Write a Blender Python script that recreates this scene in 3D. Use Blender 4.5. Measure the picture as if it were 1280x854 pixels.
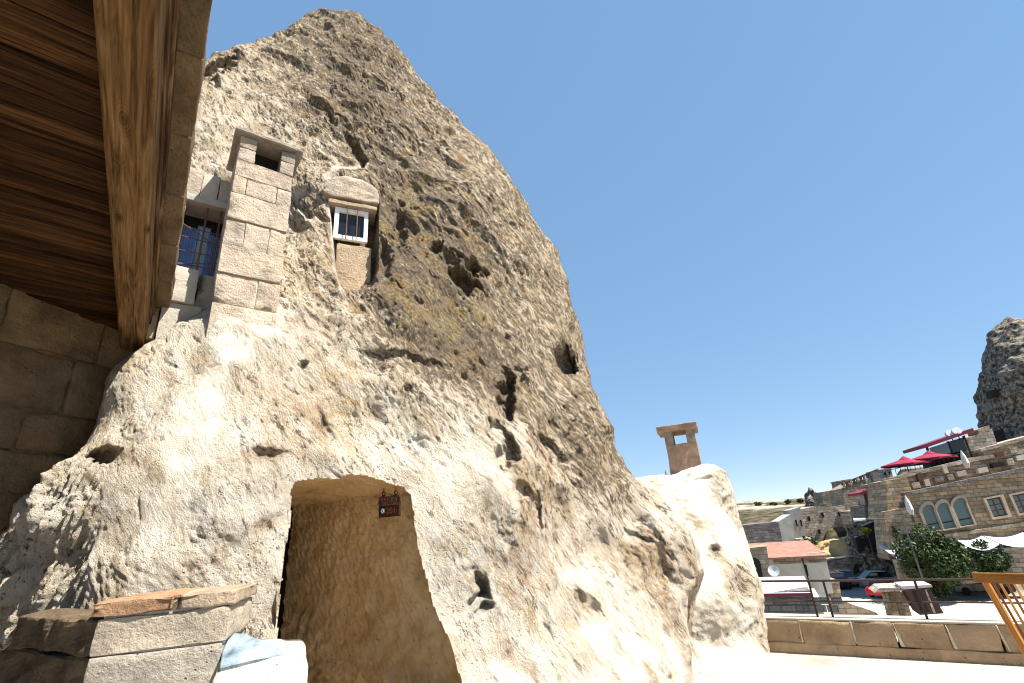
import bpy, bmesh, math, random
import numpy as np
from mathutils import Vector, Matrix
random.seed(7); rng = np.random.default_rng(7)
for o in list(bpy.data.objects): bpy.data.objects.remove(o)
scene = bpy.context.scene
COL = scene.collection
rad = math.radians

# ---------------------------------------------------------------- camera
F, CX, CY, EYE = 600.0, 640.0, 427.0, 1.62
ROLL, PITCH = math.atan2(117, 1527), math.atan(235/600)
fw = np.array([0, math.cos(PITCH), math.sin(PITCH)])
_up = np.array([0, -math.sin(PITCH), math.cos(PITCH)]); _rt = np.array([1.0, 0, 0])
CR = _rt*math.cos(ROLL) - _up*math.sin(ROLL)
CU = _rt*math.sin(ROLL) + _up*math.cos(ROLL)
CAM = np.array([0, 0, EYE])
cd = bpy.data.cameras.new('camera'); cam = bpy.data.objects.new('camera', cd); COL.objects.link(cam)
cd.sensor_width = 36; cd.lens = 36*F/1280; cd.clip_start = 0.05; cd.clip_end = 6000
m = Matrix.Identity(4)
for i in range(3):
    m[i][0], m[i][1], m[i][2], m[i][3] = CR[i], CU[i], -fw[i], CAM[i]
cam.matrix_world = m
scene.camera = cam
# ---------------------------------------------------------------- light
SUN_AZ, SUN_EL = 112.0, 57.0      # azimuth clockwise from +Y (the view direction)
world = bpy.data.worlds.new('World'); scene.world = world; world.use_nodes = True
wn = world.node_tree.nodes; wl = world.node_tree.links
sky = wn.new('ShaderNodeTexSky'); sky.sky_type = 'NISHITA'; sky.sun_disc = False
sky.sun_elevation = rad(SUN_EL); sky.sun_rotation = rad(SUN_AZ)
sky.altitude = 5000; sky.air_density = 1.0; sky.dust_density = 0.0; sky.ozone_density = 2.0
gm = wn.new('ShaderNodeGamma'); gm.inputs[1].default_value = 0.30; hs = wn.new('ShaderNodeHueSaturation'); hs.inputs['Saturation'].default_value = 2.15; hs.inputs['Value'].default_value = 2.5   # gentler gradient over the whole sky
wl.new(sky.outputs[0], gm.inputs[0]); wl.new(gm.outputs[0], hs.inputs['Color']); wl.new(hs.outputs[0], wn['Background'].inputs[0]); wn['Background'].inputs[1].default_value = 0.0885
sl = bpy.data.lights.new('sun', 'SUN'); sl.energy = 5.0; sl.angle = rad(0.5); sl.color = (1, 0.955, 0.88)
so = bpy.data.objects.new('sun', sl); COL.objects.link(so)
sd = Vector((math.sin(rad(SUN_AZ))*math.cos(rad(SUN_EL)), math.cos(rad(SUN_AZ))*math.cos(rad(SUN_EL)), math.sin(rad(SUN_EL))))
so.rotation_euler = (-sd).to_track_quat('-Z', 'Y').to_euler(); so.location = (10, -5, 20)
vs = scene.view_settings; vs.view_transform = 'Standard'; vs.look = 'None'; vs.gamma = 1.0
vs.use_curve_mapping = False; vs.exposure = 1.42
scene.cycles.filter_width = 1.1
scene.render.resolution_x, scene.render.resolution_y = 1024, 683

# ---------------------------------------------------------------- geometry helpers
def ray(px, py):
    d = CR*(px-CX)/F + CU*(CY-py)/F + fw
    return d/np.linalg.norm(d)
def at(px, py, D):                       # point on a pixel's ray at horizontal distance D
    d = ray(px, py); return CAM + d*(D/math.hypot(d[0], d[1]))
def onz(px, py, z):
    d = ray(px, py); return CAM + d*((z-EYE)/d[2])
def project(P):
    v = P - CAM; w = v@fw; w = np.where(w < 0.05, 0.05, w)
    return CX + F*(v@CR)/w, CY - F*(v@CU)/w
def azd(a): return np.array([math.sin(rad(a)), math.cos(rad(a)), 0.0])
class Plane:                             # upright plane: p0, normal azimuth; s runs to the right seen from the front
    def __init__(self, p0, naz):
        self.p0 = np.array([p0[0], p0[1], 0.0]); self.n = azd(naz); self.s = azd(naz-90)
    def hit(self, px, py, d=0.0):
        r = ray(px, py); t = ((self.p0 + self.n*d - CAM)@self.n)/(r@self.n); p = CAM + r*t
        return (p-self.p0)@self.s, p[2]
    def pt(self, s, z, d=0.0):
        p = self.p0 + self.s*s + self.n*d; return np.array([p[0], p[1], z])

_P = rng.permutation(256); _P = np.concatenate([_P, _P, _P])
_G = rng.normal(size=(256, 3)); _G /= np.linalg.norm(_G, axis=1)[:, None]; _G = _G.astype(np.float32)
def gnoise(X):
    X = np.asarray(X, np.float32); I = np.floor(X).astype(np.int32); f = X - I; I &= 255
    u = f*f*f*(f*(f*6-15)+10); out = 0
    for dx in (0, 1):
        a = _P[I[:, 0]+dx]
        for dy in (0, 1):
            b = _P[a + I[:, 1]+dy]
            for dz in (0, 1):
                g = _G[_P[b + I[:, 2]+dz]]
                w = (u[:, 0] if dx else 1-u[:, 0])*(u[:, 1] if dy else 1-u[:, 1])*(u[:, 2] if dz else 1-u[:, 2])
                out = out + w*(g[:, 0]*(f[:, 0]-dx) + g[:, 1]*(f[:, 1]-dy) + g[:, 2]*(f[:, 2]-dz))
    return out*1.6
def fbm(X, sc, octs, gain=0.5, off=0.0):
    r = 0; a = 1.0
    for k in range(octs):
        r = r + a*gnoise(X*sc + off + 17.3*k); sc *= 2.03; a *= gain
    return r
def sstep(a, b, x):
    t = np.clip((x-a)/(b-a), 0, 1); return t*t*(3-2*t)
def inpoly(px, py, poly):
    r = np.zeros(px.shape, bool); n = len(poly)
    for i in range(n):
        x1, y1 = poly[i]; x2, y2 = poly[(i+1) % n]
        c = (y1 > py) != (y2 > py)
        if y1 != y2: r ^= c & (px < (x2-x1)*(py-y1)/(y2-y1)+x1)
    return r
def polydist(px, py, poly, closed=True):
    d = np.full(px.shape, 1e9); n = len(poly)
    for i in range(n if closed else n-1):
        x1, y1 = poly[i]; x2, y2 = poly[(i+1) % n]
        L = (x2-x1)**2+(y2-y1)**2+1e-9
        t = np.clip(((px-x1)*(x2-x1)+(py-y1)*(y2-y1))/L, 0, 1)
        d = np.minimum(d, np.hypot(px-x1-t*(x2-x1), py-y1-t*(y2-y1)))
    return d

# ---------------------------------------------------------------- object helpers
def link(name, me, mat, parent=None, smooth=False):
    o = bpy.data.objects.new(name, me); COL.objects.link(o)
    if mat is not None and not me.materials: me.materials.append(mat)
    if smooth: me.shade_smooth()
    if parent is not None: o.parent = parent
    return o
def tag(o, label=None, cat=None, group=None, kind=None):
    if label: o['label'] = label
    if cat: o['category'] = cat
    if group: o['group'] = group
    if kind: o['kind'] = kind
    return o
def thing(name, label, cat, group=None, loc=(0, 0, 0)):
    o = bpy.data.objects.new(name, None); COL.objects.link(o); o.location = loc; o.empty_display_size = 0.2
    return tag(o, label, cat, group)
def grid_mesh(name, V, nu, nv, wrap_u=False, mask=None, flip=False):
    me = bpy.data.meshes.new(name)
    idx = np.arange(nu*nv).reshape(nv, nu)
    a = idx[:-1, :]; b = idx[1:, :]
    if wrap_u:
        q = np.stack([a, np.roll(a, -1, 1), np.roll(b, -1, 1), b], -1).reshape(-1, 4)
    else:
        q = np.stack([a[:, :-1], a[:, 1:], b[:, 1:], b[:, :-1]], -1).reshape(-1, 4)
    if flip: q = q[:, ::-1]
    if mask is not None: q = q[mask[q].sum(1) < 3]
    me.vertices.add(len(V)); me.vertices.foreach_set('co', np.ascontiguousarray(V, np.float32).ravel())
    n = len(q); me.loops.add(n*4); me.loops.foreach_set('vertex_index', np.ascontiguousarray(q, np.int32).ravel())
    me.polygons.add(n); me.polygons.foreach_set('loop_start', np.arange(0, n*4, 4, dtype=np.int32))
    me.update(calc_edges=True); me.validate()
    return me
class MB:                                # collects hexahedra, tubes and prisms into one mesh
    def __init__(self): self.v = []; self.f = []
    def add(self, vs, fs):
        b = len(self.v); self.v += [tuple(float(c) for c in p) for p in vs]; self.f += [tuple(b+i for i in f) for f in fs]; return self
    def hexa(self, p):                   # 8 points: bottom ring ccw seen from above, top ring
        return self.add(p, [(3, 2, 1, 0), (4, 5, 6, 7), (0, 1, 5, 4), (1, 2, 6, 5), (2, 3, 7, 6), (3, 0, 4, 7)])
    def box(self, x0, x1, y0, y1, z0, z1):
        return self.hexa([(x0, y0, z0), (x1, y0, z0), (x1, y1, z0), (x0, y1, z0), (x0, y0, z1), (x1, y0, z1), (x1, y1, z1), (x0, y1, z1)])
    def pbox(self, P, s0, s1, z0, z1, d0, d1):
        q = lambda s, d, z: P.pt(s, z, d)
        return self.hexa([q(s0, d1, z0), q(s1, d1, z0), q(s1, d0, z0), q(s0, d0, z0), q(s0, d1, z1), q(s1, d1, z1), q(s1, d0, z1), q(s0, d0, z1)])
    def tube(self, pts, r, n=8, r2=None):
        pts = [Vector(p) for p in pts]; m_ = len(pts); vs = []; fs = []
        for i, p in enumerate(pts):
            t = (pts[min(i+1, m_-1)] - pts[max(i-1, 0)]).normalized()
            a = t.orthogonal().normalized() if abs(t.z) < 0.95 else Vector((1, 0, 0)); a = (a - t*a.dot(t)).normalized(); b = t.cross(a)
            rr = r if r2 is None else r + (r2-r)*i/(m_-1)
            vs += [p + a*rr*math.cos(2*math.pi*k/n) + b*rr*math.sin(2*math.pi*k/n) for k in range(n)]
        for i in range(m_-1):
            for k in range(n): fs.append((i*n+k, i*n+(k+1) % n, (i+1)*n+(k+1) % n, (i+1)*n+k))
        fs.append(tuple(range(n-1, -1, -1))); fs.append(tuple((m_-1)*n+k for k in range(n)))
        return self.add(vs, fs)
    def prism(self, ring, off):          # planar ring of points extruded by off
        n = len(ring); off = np.array(off); top = [np.array(p)+off for p in ring]
        return self.add(list(ring)+top, [tuple(range(n-1, -1, -1)), tuple(range(n, 2*n))] + [(i, (i+1) % n, n+(i+1) % n, n+i) for i in range(n)])
    def mesh(self, name, bev=0.0, seg=1, jit=0.0):
        me = bpy.data.meshes.new(name); me.from_pydata(self.v, [], self.f)
        bm = bmesh.new(); bm.from_mesh(me); bmesh.ops.recalc_face_normals(bm, faces=bm.faces)
        if bev > 0: bmesh.ops.bevel(bm, geom=list(bm.edges), offset=bev, segments=seg, profile=0.6, affect='EDGES', clamp_overlap=True)
        if jit > 0:
            for v in bm.verts: v.co += Vector((random.uniform(-jit, jit), random.uniform(-jit, jit), random.uniform(-jit, jit)))
        bm.to_mesh(me); bm.free(); return me
    def build(self, name, mat, parent=None, bev=0.0, seg=1, jit=0.0, smooth=False):
        return link(name, self.mesh(name, bev, seg, jit), mat, parent, smooth)
def rough(o, cuts, amp, sc, bev=None):   # subdivide a block and roughen its surface
    me = o.data; bm = bmesh.new(); bm.from_mesh(me)
    bmesh.ops.subdivide_edges(bm, edges=list(bm.edges), cuts=cuts, use_grid_fill=True)
    bm.normal_update()
    co = np.array([v.co[:] for v in bm.verts]); nn = np.array([v.normal[:] for v in bm.verts])
    d = fbm(co, sc, 3, 0.55)*amp
    for v, n_, k in zip(bm.verts, nn, d): v.co += Vector(n_*float(k))
    bm.to_mesh(me); bm.free(); return o

# ---------------------------------------------------------------- materials
class NT:
    def __init__(self, name, rough_=0.9, spec=0.2):
        self.m = bpy.data.materials.new(name); self.m.use_nodes = True; self.t = self.m.node_tree
        self.b = self.t.nodes['Principled BSDF']; self.b.inputs['Roughness'].default_value = rough_
        self.b.inputs['Specular IOR Level'].default_value = spec
    def n(self, kind, **kw):
        nd = self.t.nodes.new(kind)
        for k, v in kw.items():
            if k in nd.inputs: nd.inputs[k].default_value = v
            else: setattr(nd, k, v)
        return nd
    def l(self, a, b): self.t.links.new(a, b)
    def coord(self, scale=(1, 1, 1), rand=True, rot=(0, 0, 0)):
        tc = self.n('ShaderNodeTexCoord'); mp = self.n('ShaderNodeMapping'); mp.inputs['Scale'].default_value = scale; mp.inputs['Rotation'].default_value = rot
        self.l(tc.outputs['Object'], mp.inputs[0])
        if rand:
            oi = self.n('ShaderNodeObjectInfo'); v = self.n('ShaderNodeVectorMath', operation='SCALE'); v.inputs[0].default_value = (31, 47, 23)
            self.l(oi.outputs['Random'], v.inputs['Scale']); self.l(v.outputs[0], mp.inputs['Location'])
        return mp.outputs[0]
    def noise(self, co, scale, detail=6, rough_=0.6, dist=0.0):
        nd = self.n('ShaderNodeTexNoise', Scale=scale, Detail=detail, Roughness=rough_, Distortion=dist); self.l(co, nd.inputs['Vector']); return nd.outputs['Fac']
    def voro(self, co, scale, feat='F1', out='Distance'):
        nd = self.n('ShaderNodeTexVoronoi', Scale=scale); nd.feature = feat; self.l(co, nd.inputs['Vector']); return nd.outputs[out]
    def ramp(self, fac, stops, interp='LINEAR'):
        nd = self.n('ShaderNodeValToRGB'); cr = nd.color_ramp; cr.interpolation = interp
        while len(cr.elements) < len(stops): cr.elements.new(0.5)
        for e, (p, c) in zip(cr.elements, stops):
            e.position = p; e.color = (*c, 1) if len(c) == 3 else c
        self.l(fac, nd.inputs[0]); return nd.outputs[0]
    def mix(self, fac, a, b, mode='MIX'):
        nd = self.n('ShaderNodeMix', data_type='RGBA', blend_type=mode)
        for s, v in ((nd.inputs[0], fac), (nd.inputs[6], a), (nd.inputs[7], b)):
            if isinstance(v, (int, float)): s.default_value = v
            elif isinstance(v, tuple): s.default_value = (*v, 1)
            else: self.l(v, s)
        return nd.outputs[2]
    def math(self, op, a, b=0.0, c=None):
        nd = self.n('ShaderNodeMath', operation=op); 
        for s, v in zip(nd.inputs, (a, b, c)):
            if v is None: continue
            if isinstance(v, (int, float)): s.default_value = v
            else: self.l(v, s)
        return nd.outputs[0]
    def attr(self, name, out='Color'):
        nd = self.n('ShaderNodeAttribute'); nd.attribute_name = name; return nd.outputs[out]
    def color(self, c):
        if isinstance(c, tuple): self.b.inputs['Base Color'].default_value = (*c, 1)
        else: self.l(c, self.b.inputs['Base Color'])
        return self
    def bump(self, h, dist=0.02, strength=1.0):
        nd = self.n('ShaderNodeBump', Strength=strength, Distance=dist); self.l(h, nd.inputs['Height']); self.l(nd.outputs[0], self.b.inputs['Normal']); return self
def g(c, k): return tuple(min(1, v*k) for v in c)
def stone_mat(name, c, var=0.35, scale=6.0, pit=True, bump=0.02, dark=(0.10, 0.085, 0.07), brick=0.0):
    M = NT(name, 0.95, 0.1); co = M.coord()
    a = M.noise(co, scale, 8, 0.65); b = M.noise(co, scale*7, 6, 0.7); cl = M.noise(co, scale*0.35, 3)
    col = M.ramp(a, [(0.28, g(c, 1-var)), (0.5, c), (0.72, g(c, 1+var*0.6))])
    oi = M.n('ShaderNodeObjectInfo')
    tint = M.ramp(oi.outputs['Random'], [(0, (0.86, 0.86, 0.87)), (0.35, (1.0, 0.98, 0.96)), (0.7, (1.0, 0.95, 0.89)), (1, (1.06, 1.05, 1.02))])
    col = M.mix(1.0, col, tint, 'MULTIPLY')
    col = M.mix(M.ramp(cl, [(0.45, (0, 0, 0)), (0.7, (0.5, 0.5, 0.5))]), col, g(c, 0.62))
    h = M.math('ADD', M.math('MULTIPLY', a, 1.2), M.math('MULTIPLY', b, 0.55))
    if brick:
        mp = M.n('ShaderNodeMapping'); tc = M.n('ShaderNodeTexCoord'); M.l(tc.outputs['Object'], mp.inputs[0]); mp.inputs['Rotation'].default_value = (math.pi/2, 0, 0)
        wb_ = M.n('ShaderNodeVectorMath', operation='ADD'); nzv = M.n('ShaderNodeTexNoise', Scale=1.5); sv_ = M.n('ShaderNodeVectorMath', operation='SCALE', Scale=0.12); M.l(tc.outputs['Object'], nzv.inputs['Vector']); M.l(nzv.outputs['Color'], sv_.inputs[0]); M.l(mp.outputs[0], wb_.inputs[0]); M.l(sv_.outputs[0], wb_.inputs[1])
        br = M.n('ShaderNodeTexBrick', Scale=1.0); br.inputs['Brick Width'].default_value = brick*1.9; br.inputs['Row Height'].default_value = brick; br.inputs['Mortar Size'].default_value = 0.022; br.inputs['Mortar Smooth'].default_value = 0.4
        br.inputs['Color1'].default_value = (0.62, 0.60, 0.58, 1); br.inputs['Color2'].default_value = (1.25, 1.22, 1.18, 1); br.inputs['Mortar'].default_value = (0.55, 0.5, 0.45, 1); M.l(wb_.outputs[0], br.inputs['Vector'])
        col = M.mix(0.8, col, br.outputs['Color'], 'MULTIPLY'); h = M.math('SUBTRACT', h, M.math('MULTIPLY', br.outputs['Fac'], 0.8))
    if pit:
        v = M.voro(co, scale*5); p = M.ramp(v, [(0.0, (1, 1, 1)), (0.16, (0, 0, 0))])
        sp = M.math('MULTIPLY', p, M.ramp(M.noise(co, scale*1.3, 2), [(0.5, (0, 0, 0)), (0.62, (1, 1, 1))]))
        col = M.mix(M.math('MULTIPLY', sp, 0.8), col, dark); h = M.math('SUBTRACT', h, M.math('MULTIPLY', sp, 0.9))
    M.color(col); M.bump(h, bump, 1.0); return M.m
def plain(name, c, r=0.6, metal=0.0, var=0.25, scale=9.0, spec=0.3, bump=0.0):
    M = NT(name, r, spec); M.b.inputs['Metallic'].default_value = metal; co = M.coord()
    nz = M.noise(co, scale, 6, 0.65); M.color(M.ramp(nz, [(0.3, g(c, 1-var)), (0.7, g(c, 1+var*0.5))]))
    if bump: M.bump(nz, bump)
    return M.m
# ---------------------------------------------------------------- rock material
def rock_material():
    M = NT('tuff_rock', 0.97, 0.08)
    tc = M.n('ShaderNodeTexCoord'); co0 = tc.outputs['Object']
    dt = M.n('ShaderNodeVectorMath', operation='DOT_PRODUCT'); M.l(co0, dt.inputs[0]); dt.inputs[1].default_value = (0.62, -0.12, -0.775)
    sv = M.n('ShaderNodeVectorMath', operation='SCALE'); sv.inputs[0].default_value = (0.62*-0.68, 0.12*0.68, 0.775*0.68); M.l(dt.outputs['Value'], sv.inputs['Scale'])
    av = M.n('ShaderNodeVectorMath', operation='ADD'); M.l(co0, av.inputs[0]); M.l(sv.outputs[0], av.inputs[1]); co = av.outputs[0]
    zone = M.attr('zone'); sep = M.n('ShaderNodeSeparateColor'); M.l(zone, sep.inputs[0])
    weather, plaster, lich = sep.outputs[0], sep.outputs[1], sep.outputs[2]
    zb = M.attr('zone2'); sep2 = M.n('ShaderNodeSeparateColor'); M.l(zb, sep2.inputs[0]); tooled, ochre, grey = sep2.outputs[0], sep2.outputs[1], sep2.outputs[2]
    n1 = M.noise(co0, 2.0, 5, 0.6); n2 = M.noise(co, 7, 6, 0.62); n3 = M.noise(co, 38, 6, 0.68); n4 = M.noise(co0, 20, 5, 0.65); n5 = M.noise(co0, 95, 4, 0.65); n6 = M.noise(co, 15, 7, 0.72)
    pale = M.ramp(M.math('ADD', M.math('MULTIPLY', n2, 0.6), M.math('MULTIPLY', n3, 0.4)), [(0.37, (0.40, 0.30, 0.185)), (0.44, (0.63, 0.545, 0.42)), (0.53, (0.72, 0.65, 0.54)), (0.63, (0.76, 0.715, 0.63))])
    stain = M.math('MULTIPLY', M.ramp(n1, [(0.46, (0, 0, 0)), (0.64, (0.6, 0.6, 0.6))]), M.ramp(n3, [(0.38, (1, 1, 1)), (0.60, (0.35, 0.35, 0.35))]))
    pale = M.mix(stain, pale, (0.42, 0.31, 0.185))
    pale = M.mix(M.math('MULTIPLY', ochre, M.ramp(n4, [(0.40, (1, 1, 1)), (0.60, (0.3, 0.3, 0.3))])), pale, (0.40, 0.265, 0.145))
    pale = M.mix(M.math('MULTIPLY', grey, M.ramp(n4, [(0.38, (0, 0, 0)), (0.55, (0.8, 0.8, 0.8))])), pale, (0.30, 0.285, 0.265))
    crown = M.ramp(M.math('ADD', M.math('MULTIPLY', n6, 0.5), M.math('MULTIPLY', n2, 0.5)), [(0.38, (0.33, 0.25, 0.165)), (0.49, (0.58, 0.465, 0.33)), (0.58, (0.74, 0.645, 0.505))])
    col = M.mix(M.ramp(weather, [(0.15, (0, 0, 0)), (0.75, (1, 1, 1))]), pale, crown)
    # dark crust mottling: coverage grows with weathering
    val = M.math('ADD', M.math('ADD', M.math('MULTIPLY', n3, 0.32), M.math('MULTIPLY', n6, 0.50)), M.math('MULTIPLY', n5, 0.18))
    thr = M.math('SUBTRACT', 0.572, M.math('ADD', M.math('MULTIPLY', weather, 0.07), M.math('ADD', M.math('MULTIPLY', tooled, 0.058), M.math('MULTIPLY', ochre, 0.03))))
    mask = M.n('ShaderNodeMath', operation='MULTIPLY_ADD', use_clamp=True); M.l(M.math('SUBTRACT', val, thr), mask.inputs[0]); mask.inputs[1].default_value = 22.0; mask.inputs[2].default_value = 0.5; mask = mask.outputs[0]
    mask = M.math('MULTIPLY', mask, M.math('SUBTRACT', 1.0, plaster))
    dkc = M.ramp(n4, [(0.36, (0.055, 0.040, 0.028)), (0.5, (0.13, 0.095, 0.065)), (0.64, (0.22, 0.17, 0.12))])
    col = M.mix(M.math('MULTIPLY', mask, 0.92), col, dkc)
    pit = M.ramp(M.voro(co0, 40), [(0.0, (1, 1, 1)), (0.30, (0, 0, 0))])
    pm = M.math('MULTIPLY', M.math('MULTIPLY', pit, M.ramp(n4, [(0.47, (0, 0, 0)), (0.56, (1, 1, 1))])), M.math('SUBTRACT', 1.0, plaster))
    col = M.mix(M.math('MULTIPLY', pm, 0.85), col, (0.12, 0.08, 0.05))
    lf = M.math('MULTIPLY', M.ramp(M.noise(co0, 34, 4, 0.7), [(0.52, (0, 0, 0)), (0.58, (1, 1, 1))]), lich)
    col = M.mix(M.math('MULTIPLY', lf, 0.9), col, M.ramp(n2, [(0.4, (0.45, 0.25, 0.03)), (0.6, (0.32, 0.27, 0.08))]))
    col = M.mix(plaster, col, M.ramp(n2, [(0.3, (0.49, 0.43, 0.345)), (0.6, (0.61, 0.56, 0.485))]))
    M.color(col)
    g1 = M.noise(co, 34, 8, 0.8)
    h = M.math('ADD', M.math('MULTIPLY', g1, 0.9), M.math('MULTIPLY', n5, 0.45)); h = M.math('SUBTRACT', h, M.math('MULTIPLY', pm, 0.6)); h = M.math('SUBTRACT', h, M.math('MULTIPLY', mask, 0.28))
    h = M.math('MULTIPLY', h, M.math('SUBTRACT', 1.0, M.math('MULTIPLY', plaster, 0.8)))
    M.bump(h, 0.06, 1.0)
    return M.m
ROCK = rock_material()

# ---------------------------------------------------------------- star-shaped rock from control points
def rbf_fit(O, pts, smooth_=1e-4):
    v = pts-O; rho = np.linalg.norm(v, axis=1); d = v/rho[:, None]
    n = len(d); K = np.linalg.norm(d[:, None]-d[None], axis=2)**3 + np.eye(n)*smooth_
    Pm = np.c_[np.ones(n), d]; A = np.zeros((n+4, n+4)); A[:n, :n] = K; A[:n, n:] = Pm; A[n:, :n] = Pm.T
    w = np.linalg.solve(A, np.r_[rho, np.zeros(4)])
    def ev(D):
        out = np.empty(len(D))
        for i in range(0, len(D), 40000):
            q = D[i:i+40000]; r2 = np.maximum(0, 2-2*(q@d.T)); out[i:i+40000] = (r2*np.sqrt(r2))@w[:n] + w[n] + q@w[n+1:]
        return out
    return ev
def star_grid(O, ev, th, ph):
    T, Ph = np.meshgrid(th, ph)
    D = np.stack([np.sin(T)*np.cos(Ph), np.cos(T)*np.cos(Ph), np.sin(Ph)], -1).reshape(-1, 3)
    return O + D*ev(D)[:, None], D
def grid_normals(V, nu, nv):
    G_ = V.reshape(nv, nu, 3); du = np.roll(G_, -1, 1)-np.roll(G_, 1, 1); dv = np.gradient(G_, axis=0)
    n = np.cross(du, dv); n /= np.linalg.norm(n, axis=2)[..., None]+1e-12; return n.reshape(-1, 3)

O1 = np.array([-3.0, 6.9, 0.5])
CTRL = [  # pixel, pixel, horizontal distance in metres
 (50,850,4.5),(200,850,3.85),(330,850,3.72),(580,850,3.78),(700,850,4.2),(800,850,4.9),
 (20,750,4.8),(120,750,4.25),(250,750,3.92),(340,750,3.9),(560,750,4.0),(650,750,4.35),(750,750,4.95),
 (60,640,4.8),(150,640,4.33),(250,640,4.08),(340,640,4.05),(540,640,4.15),(640,640,4.5),(720,640,5.1),
 (120,545,4.85),(200,540,4.45),(300,540,4.28),(430,540,4.26),(550,540,4.45),(650,540,4.9),(730,540,5.55),
 (222,448,4.9),(262,438,4.66),(350,440,4.56),(450,440,4.6),(550,440,4.85),(640,440,5.25),
 (265,398,4.86),(310,398,4.78),(350,400,4.8),(420,390,4.95),(520,380,5.0),(620,380,5.4),
 (150,330,6.5),(170,230,6.8),(200,130,7.1),(220,330,6.0),(300,330,5.75),(400,330,5.3),(500,330,5.2),(600,330,5.5),
 (250,230,6.2),(400,230,5.75),(500,230,5.75),(600,230,6.0),
 (285,130,6.8),(400,130,6.4),(520,130,6.45),
 (310,90,7.0),(400,65,6.95),(450,60,6.95),(430,13,7.55)]
SIL = [(470,32),(520,96),(562,138),(602,182),(650,242),(690,312),(711,372),(727,440),(746,510),(770,572),(795,604),(850,676),(862,712)]
SILK = [1.043, 0.97, 0.978, 0.981, 0.982, 0.983, 0.98, 0.981, 0.992, 0.988, 0.99, 0.983, 0.985]
SILL = [(262,76),(300,64),(350,42),(395,14)]       # left skyline
LEFT = [(0,702,5.08),(60,612,5.08),(114,550,5.08),(162,485,5.1),(196,437,5.12)]
def rock_points():
    P = [at(*c) for c in CTRL]
    for (x, y), k in zip(SIL, SILK):
        d = ray(x, y); h = d[:2]/np.hypot(*d[:2]); D = float(O1[:2]@h)
        if y < 250: D *= 0.97
        p = at(x, y, D); q = p-np.r_[O1[:2], p[2]]; p = np.r_[O1[:2], p[2]] + q*k; P.append(p); q = q*k
        for a, s in ((35, 0.97), (80, 0.93), (130, 0.9)):
            c_, s_ = math.cos(rad(a)), math.sin(rad(a))
            P.append(np.r_[O1[:2], p[2]] + np.array([q[0]*c_-q[1]*s_, q[0]*s_+q[1]*c_, 0])*s)
    for x, y in SILL:
        P.append(at(x, y, 7.6 if x > 280 else 7.3))
    for x, y, D in LEFT:
        p = at(x, y, D); P.append(p)
        P.append(p+np.array([-0.5, 0.95, 0])); P.append(p+np.array([-0.8, 2.3, 0])); P.append(p+np.array([-0.8, 4.0, 0]))
    for z, r in ((0.2, 4.6), (-1.2, 4.7)):
        for a in range(-90, 100, 30): P.append(np.array([O1[0]+r*math.sin(rad(a)), O1[1]+r*math.cos(rad(a)), z]))
    for z, r in ((7, 2.6), (9.5, 1.7)):
        for a in (-95, -60, -20): P.append(np.array([O1[0]+r*math.sin(rad(a)), O1[1]+r*math.cos(rad(a)), z]))
    return np.array(P)
def warp_axis(n, c, w, lo, hi, k):       # sample positions denser inside c +- w
    x = np.linspace(lo, hi, 4000); dens = 1 + k*np.exp(-np.clip(np.abs(x-c)-w, 0, None)**2/(0.12)); cdf = np.cumsum(dens); cdf = (cdf-cdf[0])/(cdf[-1]-cdf[0])
    return np.interp(np.linspace(0, 1, n), cdf, x)
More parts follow.
